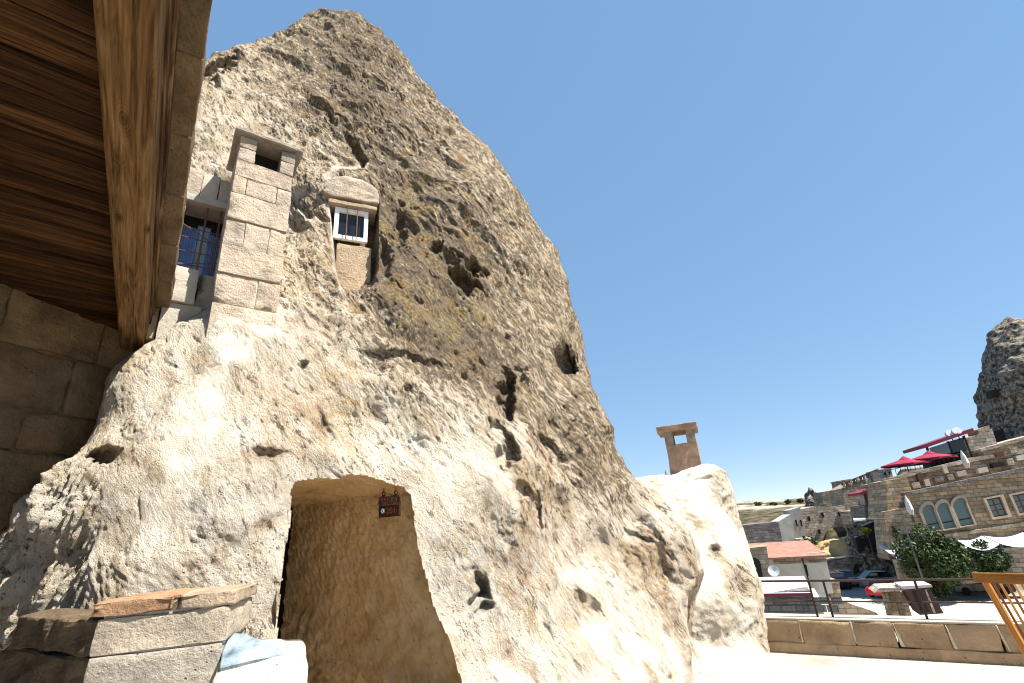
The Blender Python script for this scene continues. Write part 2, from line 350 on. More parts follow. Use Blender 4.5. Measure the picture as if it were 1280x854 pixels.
# ---------------------------------------------------------------- main rock
DOOR = [(330,905),(345,792),(352,700),(361,655),(362,618),(367,604),(396,597),(436,593),(478,597),(506,605),(515,617),(519,640),(524,680),(540,742),(560,810),(574,858),(590,905)]
NICHE = [(412,252),(474,252),(474,330),(471,362),(456,380),(438,388),(426,372),(419,340),(415,300)]
def gauss(px, py, x, y, a, b, ang=0.0, p=2.0):
    c, s = math.cos(rad(ang)), math.sin(rad(ang)); u = ((px-x)*c+(py-y)*s)/a; v = (-(px-x)*s+(py-y)*c)/b
    return np.exp(-(u*u+v*v)**(p/2)*0.9)
def polyline_w(px, py, pts, w0, w1):
    return 1-sstep(w0, w1, polydist(px, py, pts, False))
def build_rock():
    NU, NV = 1120, 900
    # azimuth from the rock's axis, dense where the place can be seen (towards the terrace)
    th = warp_axis(NU, rad(165), rad(62), rad(165-180), rad(165+180), 7)[:-1]; NUe = NU-1
    # rows spaced evenly along the visible profile
    EV = rbf_fit(O1, rock_points()); phx = np.linspace(rad(-33), rad(89.9), 3000); cdf = np.zeros(3000)
    for t_ in (150, 165, 185):
        Vp, _ = star_grid(O1, EV, np.array([rad(t_)]), phx); L_ = np.linalg.norm(np.diff(Vp, axis=0), axis=1)/np.linalg.norm(Vp[1:]-CAM, axis=1); cdf += np.r_[0, np.cumsum(L_)]
    cdf /= cdf[-1]; ph = np.interp(np.linspace(0, 1, NV), cdf, phx)
    V, D = star_grid(O1, EV, th, ph)
    N = grid_normals(V, NUe, NV); N *= np.sign((N*D).sum(1))[:, None]
    px, py = project(V); front = ((V-CAM)@fw > 0.3) & ((N*(V-CAM)).sum(1) < 0.25*np.linalg.norm(V-CAM, axis=1))
    fr = front.astype(float)
    VZ = V*np.array([1, 1, 0.3])
    # weathered crown above a ragged line, pale scraped tuff below it
    line = np.interp(px, [0,180,300,360,430,480,540,600,650,700,760,820,862,900], [330,350,372,385,400,432,462,500,540,575,600,618,630,650])
    wv = fbm(V, 0.9, 4, 0.55, 3.0)*0.5+fbm(V, 4.0, 3, 0.6, 9.0)*0.25
    above = sstep(70, -45, (py-line)+wv*70)
    flank = sstep(0, 1, (px-(560+ (py-400)*0.72))/120.0)*sstep(700, 560, py)*0.7
    left_pale = gauss(px, py, 330, 300, 110, 150)*0.55 + gauss(px, py, 270, 160, 70, 90)*0.35
    weather = np.clip(np.maximum(above-left_pale, flank), 0, 1)
    weather = np.clip(weather + 0.5*gauss(px, py, 500, 330, 60, 120)*above, 0, 1.15)
    plaster = polyline_w(px, py, [(318,398),(278,440),(250,520),(232,590),(212,660),(195,735)], 10, 46)*sstep(380, 400, py)*0.75
    plaster = np.maximum(plaster, polyline_w(px, py, [(410,250),(411,232),(424,214),(455,209)], 2, 6)*0.7)
    plaster = np.maximum(plaster, polyline_w(px, py, [(412,262),(416,300),(421,345),(437,384),(450,388)], 1, 6)*0.6)
    plaster = np.maximum(plaster, 0.75*sstep(740, 840, py+wv*40)*sstep(560, 640, px)*sstep(0.0, 0.6, wv+0.35))
    plaster = np.maximum(plaster, gauss(px, py, 570, 600, 45, 35)*0.6+gauss(px, py, 720, 725, 60, 18, 20)*0.6)*fr
    plaster = np.clip(plaster*(0.75+0.6*fbm(V, 5, 3, 0.6, 1.0)), 0, 1)
    lich = (gauss(px, py, 445, 400, 60, 40)+gauss(px, py, 440, 520, 35, 60)+gauss(px, py, 600, 700, 60, 90, -25)+gauss(px, py, 540, 260, 70, 60)+0.35*above+gauss(px, py, 560, 400, 60, 40)*0.8)*fr
    lich = np.clip(lich, 0, 1)*sstep(-0.1, 0.5, fbm(V, 3.0, 3, 0.6, 40.0))
    ochre = np.clip(gauss(px, py, 380, 500, 70, 80)*0.35+gauss(px, py, 700, 640, 70, 60, 30)*0.6+gauss(px, py, 815, 705, 26, 42, -15, 4)*0.9+gauss(px, py, 725, 765, 16, 45, -15)*0.7
        +gauss(px, py, 330, 575, 35, 12, -10)*0.8+gauss(px, py, 335, 662, 24, 9, -28)*0.9+gauss(px, py, 580, 480, 60, 22, 20)*0.7+gauss(px, py, 630, 500, 14, 38)*0.5+gauss(px, py, 405, 525, 14, 25)*0.7+gauss(px, py, 130, 565, 20, 12)*0.9, 0, 1)*fr
    ochre = np.clip(ochre+0.75*sstep(0.15, 0.55, fbm(VZ, 2.6, 4, 0.6, 64.0))*sstep(540, 600, px)*sstep(480, 560, py)+0.35*sstep(0.25, 0.6, fbm(V, 2.0, 4, 0.6, 66.0))*sstep(400, 470, py), 0, 1)*fr
    greyz = np.clip(gauss(px, py, 330, 620, 75, 50)*0.6+gauss(px, py, 590, 720, 50, 70, -20)*0.8+gauss(px, py, 650, 690, 60, 30)*0.4+gauss(px, py, 350, 430, 50, 30)*0.5, 0, 1)*fr
    crust = np.clip(gauss(px, py, 510, 320, 50, 110, -10)+gauss(px, py, 440, 95, 60, 70)*0.8+gauss(px, py, 560, 430, 70, 40, 25)*0.9+gauss(px, py, 590, 330, 40, 60)*0.5+gauss(px, py, 840, 690, 20, 50, -25)*0.3+gauss(px, py, 740, 600, 20, 60, -35)*0.5+0.18, 0, 1)*fr
    tooled = np.clip(gauss(px, py, 40, 700, 85, 150, 12, 4), 0, 1)*fr*sstep(135, 100, px-0.15*(700-py))
    # ---- relief: warped, stretched along the bedding that dips to the right
    ed = np.array([0.62, -0.12, -0.775]); W = V + 0.10*np.stack([gnoise(V*2.1+k*9.1) for k in range(3)], 1)
    arc = W - (W@ed)[:, None]*ed*0.62
    def bil(X, sc, off): return 1-2.2*np.abs(gnoise(X*sc+off))
    patch = sstep(-0.35, 0.35, fbm(V, 0.9, 2, 0.5, 77.0))
    d = 0.13*fbm(V, 0.62, 3, 0.5, 5.0) + 0.055*bil(W, 1.3, 12.0)
    VS = W*np.array([1, 1, 0.5]); low = sstep(1.0, 0.2, weather); d += low*(0.035*bil(VS, 2.2, 33.0)+0.03*bil(VS, 4.7, 50.0)*sstep(-0.2, 0.4, fbm(V, 1.1, 2, 0.5, 19.0)))*(1-0.85*plaster)*sstep(200, 330, px)
    d += (0.030*bil(arc, 3.1, 3.0)+0.022*gnoise(W*4.6+40))*(0.55+0.5*weather)
    s1 = bil(arc, 7.5, 4.0); s2 = gnoise(arc*15.0+8); s3 = bil(arc, 27.0, 2.0); s4 = gnoise(arc*52.0)
    pw2 = sstep(-0.25, 0.45, fbm(V, 1.4, 3, 0.5, 91.0)); d += ((0.012*s1+0.013*s2)*(0.10+0.5*pw2+0.6*weather*patch+0.15*weather)+(0.0075*s3+0.008*s4)*(0.35+0.5*pw2+0.3*weather))*(1-0.75*plaster)
    pits = np.maximum(0, gnoise(W*7.0+30)-0.38); d -= 0.17*pits*(0.8*weather*patch)*(1-plaster)
    p2 = np.maximum(0, gnoise(W*17.0+55)-0.45); d -= 0.08*p2*(0.35+0.65*weather)*(1-plaster)
    def crack(X, sc, off, w): return np.exp(-(gnoise(X*sc+off)/w)**2)
    cm = sstep(0.0, 0.35, fbm(V, 0.8, 2, 0.5, 15.0)); cm2 = sstep(0.0, 0.35, fbm(V, 0.9, 2, 0.5, 81.0))
    W2 = V + 0.06*np.stack([gnoise(V*6.0+k*5.3) for k in range(3)], 1); A2 = W2 - (W2@ed)[:, None]*ed*0.7
    brk = sstep(-0.1, 0.3, gnoise(V*5.0+3))
    d -= (0.04*crack(A2, 1.5, 7.0, 0.022)*cm*brk*(0.3+0.7*weather) + 0.02*crack(W2, 1.1, 44.0, 0.014)*cm2*brk + 0.018*crack(A2, 4.2, 61.0, 0.03)*(1-cm)*brk)*(1-plaster)
    # chisel strokes on the left corner
    TH = np.tile(th, NV); tl = np.stack([TH*62+V[:, 2]*5, V[:, 2]*2.4, 0.3*V[:, 1]], 1); tk = np.abs(gnoise(tl)); tk2 = gnoise(tl*2.1+5); tk3 = np.abs(gnoise(tl*0.5+9))
    d += tooled*(0.10*(tk-0.3)+0.05*tk2+0.08*(tk3-0.3)+0.022*gnoise(V*19)+0.012*gnoise(V*38))
    V2 = V + N*(d*1.0)[:, None]
    # ---- hollows: pushed into the rock along the level direction they face
    def push(w, depth, x, y):
        h = ray(x, y); h = np.array([h[0], h[1], 0.12*0]); h /= np.linalg.norm(h)
        V2[:] += (w*depth*fr)[:, None]*h
    jx = px+11*fbm(V, 3.0, 4, 0.65, 60.0); jy = py+11*fbm(V, 3.0, 4, 0.65, 70.0)
    for x, y, a, b, ang, p, dep in [
        (580,353,16,21,-25,3,0.34),(560,324,9,10,0,3,0.15),(545,312,8,8,0,3,0.16),(630,495,11,30,4,4,0.26),(627,573,13,24,6,4,0.24),(614,545,10,12,0,3,0.12),
        (710,445,8,22,-14,6,0.45),(131,566,17,10,-12,4,0.24),(594,740,5,17,-4,2,0.22),(599,765,6,6,0,2,0.16),(588,752,5,9,20,2,0.12),(815,702,26,40,-14,2,0.14),(793,672,18,8,30,2,0.08),
        (449,186,6,12,-30,4,0.2),(440,172,7,5,20,3,0.14),(456,200,5,9,-25,3,0.14),(405,530,7,20,-20,1.6,0.06),(330,574,26,8,-8,2,0.07),(332,664,24,8,-30,2,0.05),
        (722,770,9,32,-12,1.6,0.07),(742,778,7,26,-12,1.6,0.06),(675,790,7,26,-14,1.6,0.05),(505,455,50,6,12,3,0.07),(500,290,10,26,-8,3,0.12),(480,330,9,26,0,3,0.14),
        (665,640,10,22,-24,3,0.12),(645,620,9,9,0,3,0.1),(690,560,26,6,32,3,0.08),(378,450,5,5,0,3,0.1),
        (275,90,34,5,-38,4,0.22),(265,108,10,5,-35,3,0.12),(400,140,20,4,25,3,0.09),(425,155,18,4,30,3,0.09),(650,470,6,10,0,3,0.07),
        (300,352,0.1,0.1,0,2,0.0)]:
        w_ = 1.0 if min(a, b) > 9 else 0.6; push(gauss(px+(jx-px)*w_, py+(jy-py)*w_, x, y, a, b, ang, p*1.6), dep, x, y)
    for x, y, a, b, ang, dep in [(300,640,44,40,0,0.10),(850,690,26,40,-20,0.08),(640,430,40,30,20,0.05),(530,420,50,18,15,0.07)]:
        push(gauss(px, py, x, y, a, b, ang, 3), -dep, x, y)
    nin = inpoly(px, py, NICHE) & front; nd = polydist(px, py, NICHE)
    push(np.where(nin, sstep(0, 5, nd), 0), 0.30, 445, 310)
    # keep the ledge and the masonry seats clear
    m_wall = inpoly(px, py, [(150,215),(300,215),(300,392),(190,420),(150,420)]) & front
    push(np.where(m_wall, 1.0, 0.0)*sstep(0, 30, polydist(px, py, [(150,215),(300,215),(300,392),(190,420),(150,420)])), 0.25, 240, 310)
    hole = inpoly(jx*0.15+px*0.85, jy*0.15+py*0.85, DOOR) & front & (V[:, 2] < 3.2)
    me = grid_mesh('rock_body', V2, NUe, NV, True, hole)
    for nm, ch in (('zone', (weather, plaster, lich)), ('zone2', (crust, ochre, greyz))):
        at_ = me.attributes.new(nm, 'FLOAT_COLOR', 'POINT')
        at_.data.foreach_set('color', np.ascontiguousarray(np.stack([*ch, np.ones(len(V))], 1), np.float32).ravel())
    return me, V2, px, py, front, fr
rock = thing('rock_house', 'towering weathered tuff cone with a carved arched doorway and a small barred window', 'rock', loc=(-1.5, 5, 0))
me, RV, RPX, RPY, RF, _ = build_rock()
ro = link('rock_body', me, ROCK, rock, True); ro.matrix_parent_inverse = Matrix.Translation((1.5, -5, 0))
def surf(x, y):                         # rock surface point under a pixel
    k = np.argmin((RPX-x)**2+(RPY-y)**2+np.where(RF, 0, 1e9)); return RV[k]
def keep(o, parent):                    # parent without moving
    o.parent = parent; o.matrix_parent_inverse = Matrix.Translation(-Vector(parent.location)); return o
# ---- doorway: tooled wall, soffit and the dark room behind
def doorstone(name, k=1.0):
    M = NT(name, 0.97, 0.05); co = M.coord((1, 1, 1), False)
    n1 = M.noise(co, 5, 6, 0.6); n2 = M.noise(co, 30, 6, 0.7)
    col = M.ramp(n1, [(0.3, (0.44, 0.27, 0.115)), (0.5, (0.62, 0.415, 0.20)), (0.72, (0.72, 0.52, 0.285))])
    pit = M.ramp(M.voro(co, 26), [(0.0, (1, 1, 1)), (0.2, (0, 0, 0))]); pit = M.math('MULTIPLY', pit, M.ramp(n2, [(0.5, (0, 0, 0)), (0.6, (1, 1, 1))]))
    M.color(M.mix(M.math('MULTIPLY', pit, 0.8), col, (0.1, 0.06, 0.03)))
    M.bump(M.math('SUBTRACT', M.math('ADD', n1, M.math('MULTIPLY', n2, 0.7)), pit), 0.03*k, 1.0); return M.m
DOORM = doorstone('cut_tuff')
B_az, B_D = -24.75, 5.25
B0 = azd(B_az)*B_D
zb = 1.962
A0 = surf(516, 632)
def ruled(name, L, Rr, n, m_, amp, fn, mat, parent):
    t = np.linspace(0, 1, n); Lp = np.stack([np.interp(t, np.linspace(0, 1, len(L)), np.array(L)[:, k]) for k in range(3)], 1); Rp = np.stack([np.interp(t, np.linspace(0, 1, len(Rr)), np.array(Rr)[:, k]) for k in range(3)], 1)
    u = np.linspace(0, 1, m_); V = (Lp[:, None]*(1-u)[None, :, None]+Rp[:, None]*u[None, :, None]).reshape(-1, 3)
    G_ = V.reshape(n, m_, 3); nn = np.cross(np.gradient(G_, axis=1), np.gradient(G_, axis=0)).reshape(-1, 3); nn /= np.linalg.norm(nn, axis=1)[:, None]+1e-9
    if (nn*(CAM-V)).sum(1).mean() < 0: nn = -nn
    V = V + nn*(fn(V)*amp)[:, None]
    o = link(name, grid_mesh(name, V, m_, n), mat, None, True); return keep(o, parent)
def strokes(V):
    s = V[:, 0]*0.9-V[:, 1]*0.3; a = np.stack([(s*0.75+V[:, 2]*0.66)*38, (s*0.66-V[:, 2]*0.75)*13, V[:, 1]*3], 1)
    return gnoise(a)*0.7+gnoise(a*1.9+7)*0.5+fbm(V, 2.5, 3, 0.5)*1.2
right_edge = [(602,930),(590,905),(577,858),(563,810),(543,742),(527,680),(522,640),(516,617)]
Rr = [surf(x, y)+np.array([0.03, 0.05, 0]) for x, y in right_edge]
Lz = [r[2] for r in Rr]; Lz = np.interp(Lz, [Lz[0], Lz[-1]], [-0.2, zb])
Ll = [np.array([B0[0], B0[1], z]) for z in Lz]
Ll.append(Ll[-1]+np.array([0, 0, 0.15])); Rr.append(Rr[-1]+np.array([0, 0.02, 0.08]))
ruled('doorway_wall', Ll, Rr, 260, 200, 0.02, strokes, DOORM, rock)
top_edge = [(522,622),(513,612),(500,603),(474,595),(436,590),(396,594),(370,603),(355,618)]
Tt = [surf(x, y)+np.array([0, 0.03, 0.02]) for x, y in top_edge]
Rt = Rr[-2]
Bt = [Rt+(np.array([B0[0], B0[1], zb])-Rt)*k+np.array([0.0, 0.05, 0.01]) for k in np.linspace(0, 1, 7)] + [np.array([B0[0]-0.55, B0[1]+0.2, zb])]
ruled('doorway_soffit', Tt, Bt, 120, 60, 0.008, lambda V: fbm(V, 6, 3, 0.5), DOORM, rock)
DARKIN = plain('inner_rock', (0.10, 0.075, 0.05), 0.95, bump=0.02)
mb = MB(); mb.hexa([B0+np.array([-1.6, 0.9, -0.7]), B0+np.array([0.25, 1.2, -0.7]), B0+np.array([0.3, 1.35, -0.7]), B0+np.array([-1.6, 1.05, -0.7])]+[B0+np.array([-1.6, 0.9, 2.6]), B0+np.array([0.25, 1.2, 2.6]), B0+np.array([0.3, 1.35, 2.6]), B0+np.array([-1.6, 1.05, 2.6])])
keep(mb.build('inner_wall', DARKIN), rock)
# jamb thickness on the left side of the opening
lj = [(330,905),(345,792),(352,700),(361,655),(362,622)]
Lj = [surf(x-3, y) for x, y in lj]; ruled('door_jamb', [p+np.array([-0.35, 0.55, 0]) for p in Lj], Lj, 60, 20, 0.01, lambda V: fbm(V, 8, 3), DOORM, rock)

# ---------------------------------------------------------------- whitewashed outcrop
O2 = np.array([2.0, 8.9, 0.2])
def build_outcrop():
    C = [(845,900,5.3),(890,900,5.45),(940,900,5.6),(860,850,5.75),(905,850,5.95),(945,842,6.3),(966,836,6.72),(840,760,6.1),(900,760,6.25),(940,765,6.7),(955,772,7.1),(860,690,6.75),(900,690,6.85),(930,695,7.35),
         (820,640,7.15),(860,630,7.2),(903,628,7.6),(880,600,7.5),(835,606,7.5),(795,615,7.6)]
    P = [at(*c) for c in C]
    cont = [(970,838,6.95),(961,790,7.25),(948,730,7.6),(934,680,7.8),(918,630,8.0),(905,600,8.1),(897,585,8.15)]
    for x, y, D in cont:
        p = at(x, y, D); P.append(p); P.append(p+np.array([0.1, 1.0, 0])); P.append(p+np.array([-0.2, 2.4, 0]))
    for x, y, D in [(795,602,7.9),(830,598,7.8),(865,590,7.8),(893,584,7.8)]:
        p = at(x, y, D); P.append(p); P.append(p*np.array([1.1, 1.1, 0])+np.array([0, 0, p[2]+0.02])); P.append(p*np.array([1.28, 1.28, 0])+np.array([0, 0, p[2]-0.0]))
    for a in (-90, -40, 0, 40): P.append(O2+np.array([2.4*math.sin(rad(a)), 2.4*math.cos(rad(a)), 0.6])); P.append(O2+np.array([2.6*math.sin(rad(a)), 2.6*math.cos(rad(a)), -0.8]))
    NU, NV = 520, 380
    th = warp_axis(NU, rad(175), rad(70), rad(-5), rad(355), 5)[:-1]; ph = np.linspace(rad(-32), rad(89.8), NV)
    V, D = star_grid(O2, rbf_fit(O2, np.array(P)), th, ph); N = grid_normals(V, NU-1, NV); N *= np.sign((N*D).sum(1))[:, None]
    px, py = project(V); front = ((N*(V-CAM)).sum(1) < 0); fr = front.astype(float)
    wv = fbm(V, 1.2, 4, 0.55, 31.0)
    wh = np.interp(px, [790,900,930,975], [0.95,0.75,0.55,0.55])+0.35*sstep(640, 600, py)+0.3*sstep(800, 840, py)
    plaster = np.clip(wh-0.9*sstep(0.0, 0.55, wv), 0, 1)
    for x, y, a, b in [(897,600,14,26),(893,690,9,9),(925,730,16,26),(905,790,22,18),(870,790,26,18),(890,770,12,30)]: plaster *= 1-0.9*gauss(px, py, x, y, a, b, 10, 3)
    weather = np.clip(gauss(px, py, 900, 600, 16, 30)*0.5+gauss(px, py, 925, 725, 16, 28)*0.7+gauss(px, py, 880, 800, 40, 22)*0.45+gauss(px, py, 893, 690, 8, 8)*0.9, 0, 1)*fr
    ochre = np.clip(gauss(px, py, 925, 735, 12, 22)*0.9+gauss(px, py, 905, 700, 8, 20)*0.5+0.5*sstep(935, 950, px), 0, 1)*fr
    d = 0.06*fbm(V, 0.9, 3, 0.5, 5.0)+0.03*fbm(V, 3.5, 3, 0.55)*(1-0.4*plaster)+(0.014*gnoise(V*13)+0.009*gnoise(V*27))*(1.1-0.85*plaster)
    V2 = V+N*d[:, None]
    h = azd(20)
    for x, y, a, b, ang, dep in [(893,690,7,8,0,0.16),(925,728,9,22,-10,0.2),(855,605,40,3,-12,0.05),(912,610,12,20,0,0.06)]: V2 += (gauss(px, py, x, y, a, b, ang, 3)*dep*fr)[:, None]*h
    me = grid_mesh('outcrop_body', V2, NU-1, NV, True)
    for nm, ch in (('zone', (weather, plaster, 0*weather)), ('zone2', (0*weather, ochre, 0.35*weather))):
        a_ = me.attributes.new(nm, 'FLOAT_COLOR', 'POINT'); a_.data.foreach_set('color', np.ascontiguousarray(np.stack([*ch, np.ones(len(V))], 1), np.float32).ravel())
    return me
oc = link('rock_outcrop', build_outcrop(), ROCK, None, True); tag(oc, 'low whitewashed rock outcrop at the end of the parapet', 'rock')
# ---------------------------------------------------------------- terrace
PA = np.array([2.899, 6.979, 0])
def floor_mat():
    M = NT('terrace_plaster', 0.9, 0.2); co = M.coord((1, 1, 1), False)
    n1 = M.noise(co, 1.3, 6, 0.6); n2 = M.noise(co, 14, 8, 0.7)
    c = M.ramp(n1, [(0.32, (0.27, 0.24, 0.20)), (0.5, (0.36, 0.33, 0.285)), (0.66, (0.43, 0.40, 0.355))]); c = M.mix(M.ramp(n2, [(0.5, (0, 0, 0)), (0.68, (0.7, 0.7, 0.7))]), c, (0.24, 0.205, 0.165))
    M.color(c); M.bump(n2, 0.008); return M.m
u_ = azd(121.9); PPL = Plane(PA, 211.9)      # s runs to the right along the parapet
Q = [PPL.pt(-3.0, 0, -0.36), PPL.pt(14, 0, -0.36)]
mb = MB(); mb.prism([(Q[0][0], Q[0][1], 0), (-14, 14, 0), (-14, -14, 0), (10, -14, 0), (Q[1][0], Q[1][1], 0)], (0, 0, -7.5))
tag(mb.build('terrace', floor_mat()), kind='structure')
# ---------------------------------------------------------------- materials for the masonry and timber
CREAM = stone_mat('cream_stone', (0.45, 0.375, 0.295), 0.45, 5.0, bump=0.04)
TAN = stone_mat('tan_stone', (0.44, 0.345, 0.24), 0.35, 6.0, bump=0.035)
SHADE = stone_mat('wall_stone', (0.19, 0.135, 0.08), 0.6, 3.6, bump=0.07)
MORT = stone_mat('mortar', (0.56, 0.50, 0.42), 0.2, 9.0, False, 0.02)
RED = stone_mat('reddish_stone', (0.36, 0.22, 0.13), 0.6, 5.0, bump=0.03)
WHITEST = stone_mat('white_stone', (0.42, 0.38, 0.32), 0.2, 6.0, bump=0.015)
CAPST = stone_mat('cap_stone', (0.30, 0.26, 0.21), 0.4, 8.0, bump=0.02)
BLACK = plain('matt_black', (0.02, 0.017, 0.014), 0.95)
def wood_mat(name, c0, c1, c2, gs=1.0, rough_=0.92, axis=(1, 1, 1)):
    M = NT(name, rough_, 0.08); co = M.coord((1.3*gs, 16*gs, 16*gs))
    n1 = M.noise(co, 1.0, 8, 0.6, 1.2); co2 = M.coord((3*gs, 95*gs, 95*gs)); n2 = M.noise(co2, 1.0, 4, 0.6)
    co3 = M.coord((1.6, 4.5, 4.5)); v = M.voro(co3, 1.35); knot = M.ramp(v, [(0.03, (1, 1, 1)), (0.16, (0, 0, 0))])
    ring = M.math('MULTIPLY', M.math('SINE', M.math('MULTIPLY', v, 110.0), 0.0), M.ramp(v, [(0.06, (1, 1, 1)), (0.38, (0, 0, 0))]))
    f = M.math('ADD', M.math('ADD', n1, M.math('MULTIPLY', M.math('SUBTRACT', n2, 0.5), 0.55)), M.math('MULTIPLY', ring, 0.06))
    col = M.ramp(f, [(0.30, c0), (0.5, c1), (0.72, c2)])
    oi = M.n('ShaderNodeObjectInfo'); col = M.mix(1.0, col, M.ramp(oi.outputs['Random'], [(0, (0.5, 0.47, 0.45)), (0.55, (1, 1, 1)), (1, (1.5, 1.45, 1.35))]), 'MULTIPLY')
    col = M.mix(M.math('MULTIPLY', knot, 0.85), col, g(c0, 0.35))
    crack = M.ramp(M.noise(M.coord((0.8, 40, 40)), 1.0, 3, 0.5), [(0.30, (1, 1, 1)), (0.36, (0, 0, 0))])
    col = M.mix(M.math('MULTIPLY', crack, 0.75), col, g(c0, 0.25))
    M.color(col); M.bump(M.math('SUBTRACT', M.math('ADD', f, M.math('MULTIPLY', knot, -0.3)), M.math('MULTIPLY', crack, 0.5)), 0.012); return M.m
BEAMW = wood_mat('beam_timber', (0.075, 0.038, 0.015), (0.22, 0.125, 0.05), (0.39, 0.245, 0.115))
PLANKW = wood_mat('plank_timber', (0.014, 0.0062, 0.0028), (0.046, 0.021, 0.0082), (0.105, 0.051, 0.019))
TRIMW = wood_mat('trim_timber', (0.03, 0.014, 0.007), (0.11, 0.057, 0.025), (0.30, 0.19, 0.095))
RUST = plain('rusty_iron', (0.16, 0.085, 0.05), 0.8, 0.3, 0.4)
WPAINT = plain('white_paint', (0.75, 0.74, 0.72), 0.5, 0, 0.1)
GLASS = NT('window_glass', 0.06, 0.5).color((0.012, 0.013, 0.016)).m
CURT = plain('blue_curtain', (0.16, 0.27, 0.52), 0.9, 0, 0.35)
CURTL = plain('pale_blue_curtain', (0.35, 0.47, 0.58), 0.9, 0, 0.3)

def local_board(name, mat, parent, origin, ux, uy, uz, L, W, T, bev=0.004, jit=0.0, cuts=0):   # a board in its own axes, length along local X
    mb = MB(); mb.box(0, L, -W/2, W/2, -T/2, T/2); me = mb.mesh(name, bev, 1, jit)
    o = link(name, me, mat); mt = Matrix.Identity(4)
    for i in range(3): mt[i][0], mt[i][1], mt[i][2], mt[i][3] = ux[i], uy[i], uz[i], origin[i]
    o.matrix_world = mt
    if parent is not None: o.parent = parent; o.matrix_parent_inverse = Matrix.Translation(-Vector(parent.location))
    return o
def block(P, s0, s1, z0, z1, d0, d1, mat, parent, name='stone_block', bev=0.007, gap=0.004, cuts=3, amp=0.008, sc=6.0):
    mb = MB(); mb.pbox(P, s0+gap, s1-gap, z0+gap, z1-gap, d0, d1)
    o = mb.build(name, mat, None, bev, 2, 0.002)
    if cuts: rough(o, cuts, amp, sc)
    o.data.shade_smooth(); return keep(o, parent)

# ---------------------------------------------------------------- roof eave on the left
AX = 52.8
EP = Plane(-azd(AX)*0.25, AX)           # outer side of the beam; s runs forward along the eave
u = azd(AX-90); lat = azd(AX); UP = np.array([0, 0, 1.0])
eave = thing('roof_eave', 'timber roof eave with dark plank soffit, heavy beam and stone cornice', 'roof', loc=(0, 0, 3.4))
def E_(uu, la, z): return u*uu + lat*la + UP*z
U0, U1 = -2.2, 5.52
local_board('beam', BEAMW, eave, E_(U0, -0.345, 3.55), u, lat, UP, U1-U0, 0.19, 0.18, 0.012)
local_board('trim_board', TRIMW, eave, E_(U0, -0.262, 3.683), u, lat, UP, U1-U0+0.1, 0.05, 0.08, 0.004)
local_board('trim_board', TRIMW, eave, E_(U0, -0.25, 3.77), u, lat, UP, U1-U0+0.14, 0.055, 0.07, 0.012)
uu = U0
while uu < 6.0:                          # stone cornice, slab by slab
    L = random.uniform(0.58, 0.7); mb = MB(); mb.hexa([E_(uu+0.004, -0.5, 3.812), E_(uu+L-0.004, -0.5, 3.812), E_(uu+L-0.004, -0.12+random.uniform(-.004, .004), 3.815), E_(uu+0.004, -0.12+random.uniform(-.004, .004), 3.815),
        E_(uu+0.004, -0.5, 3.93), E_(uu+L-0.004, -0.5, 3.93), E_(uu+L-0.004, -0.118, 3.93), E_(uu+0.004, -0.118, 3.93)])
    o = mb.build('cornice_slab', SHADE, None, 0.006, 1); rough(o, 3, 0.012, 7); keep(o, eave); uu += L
pw = 0.128; tilt = math.atan(0.07)
pd = -lat*math.cos(tilt)+UP*math.sin(tilt); pn = lat*math.sin(tilt)+UP*math.cos(tilt); k = 0
uu = U0
while uu < U1+0.45:
    w = random.uniform(0.10, 0.15)
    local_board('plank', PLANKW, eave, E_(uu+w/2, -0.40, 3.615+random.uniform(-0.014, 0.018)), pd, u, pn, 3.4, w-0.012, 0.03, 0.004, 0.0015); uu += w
mb = MB(); mb.hexa([E_(U0, -0.46, 3.66), E_(6.0, -0.46, 3.66), E_(6.0, -3.8, 3.90), E_(U0, -3.8, 3.90), E_(U0, -0.46, 3.92), E_(6.0, -0.46, 3.92), E_(6.0, -3.8, 4.15), E_(U0, -3.8, 4.15)][0:8])
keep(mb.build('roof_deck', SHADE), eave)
# ---- shaded masonry wall under the eave
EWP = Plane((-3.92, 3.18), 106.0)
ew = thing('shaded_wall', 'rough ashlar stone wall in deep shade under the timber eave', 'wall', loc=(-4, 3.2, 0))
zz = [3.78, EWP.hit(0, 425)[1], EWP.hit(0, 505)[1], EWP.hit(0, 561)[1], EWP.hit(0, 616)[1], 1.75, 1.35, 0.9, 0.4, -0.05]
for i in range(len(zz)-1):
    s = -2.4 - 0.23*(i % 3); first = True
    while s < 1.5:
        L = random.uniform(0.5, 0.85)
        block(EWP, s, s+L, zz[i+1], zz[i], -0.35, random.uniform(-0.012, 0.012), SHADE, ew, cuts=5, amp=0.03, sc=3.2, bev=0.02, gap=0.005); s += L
mb = MB(); mb.pbox(EWP, -2.8, 2.1, -0.05, 3.7, -0.4, -0.03); keep(mb.build('mortar_core', SHADE), ew)

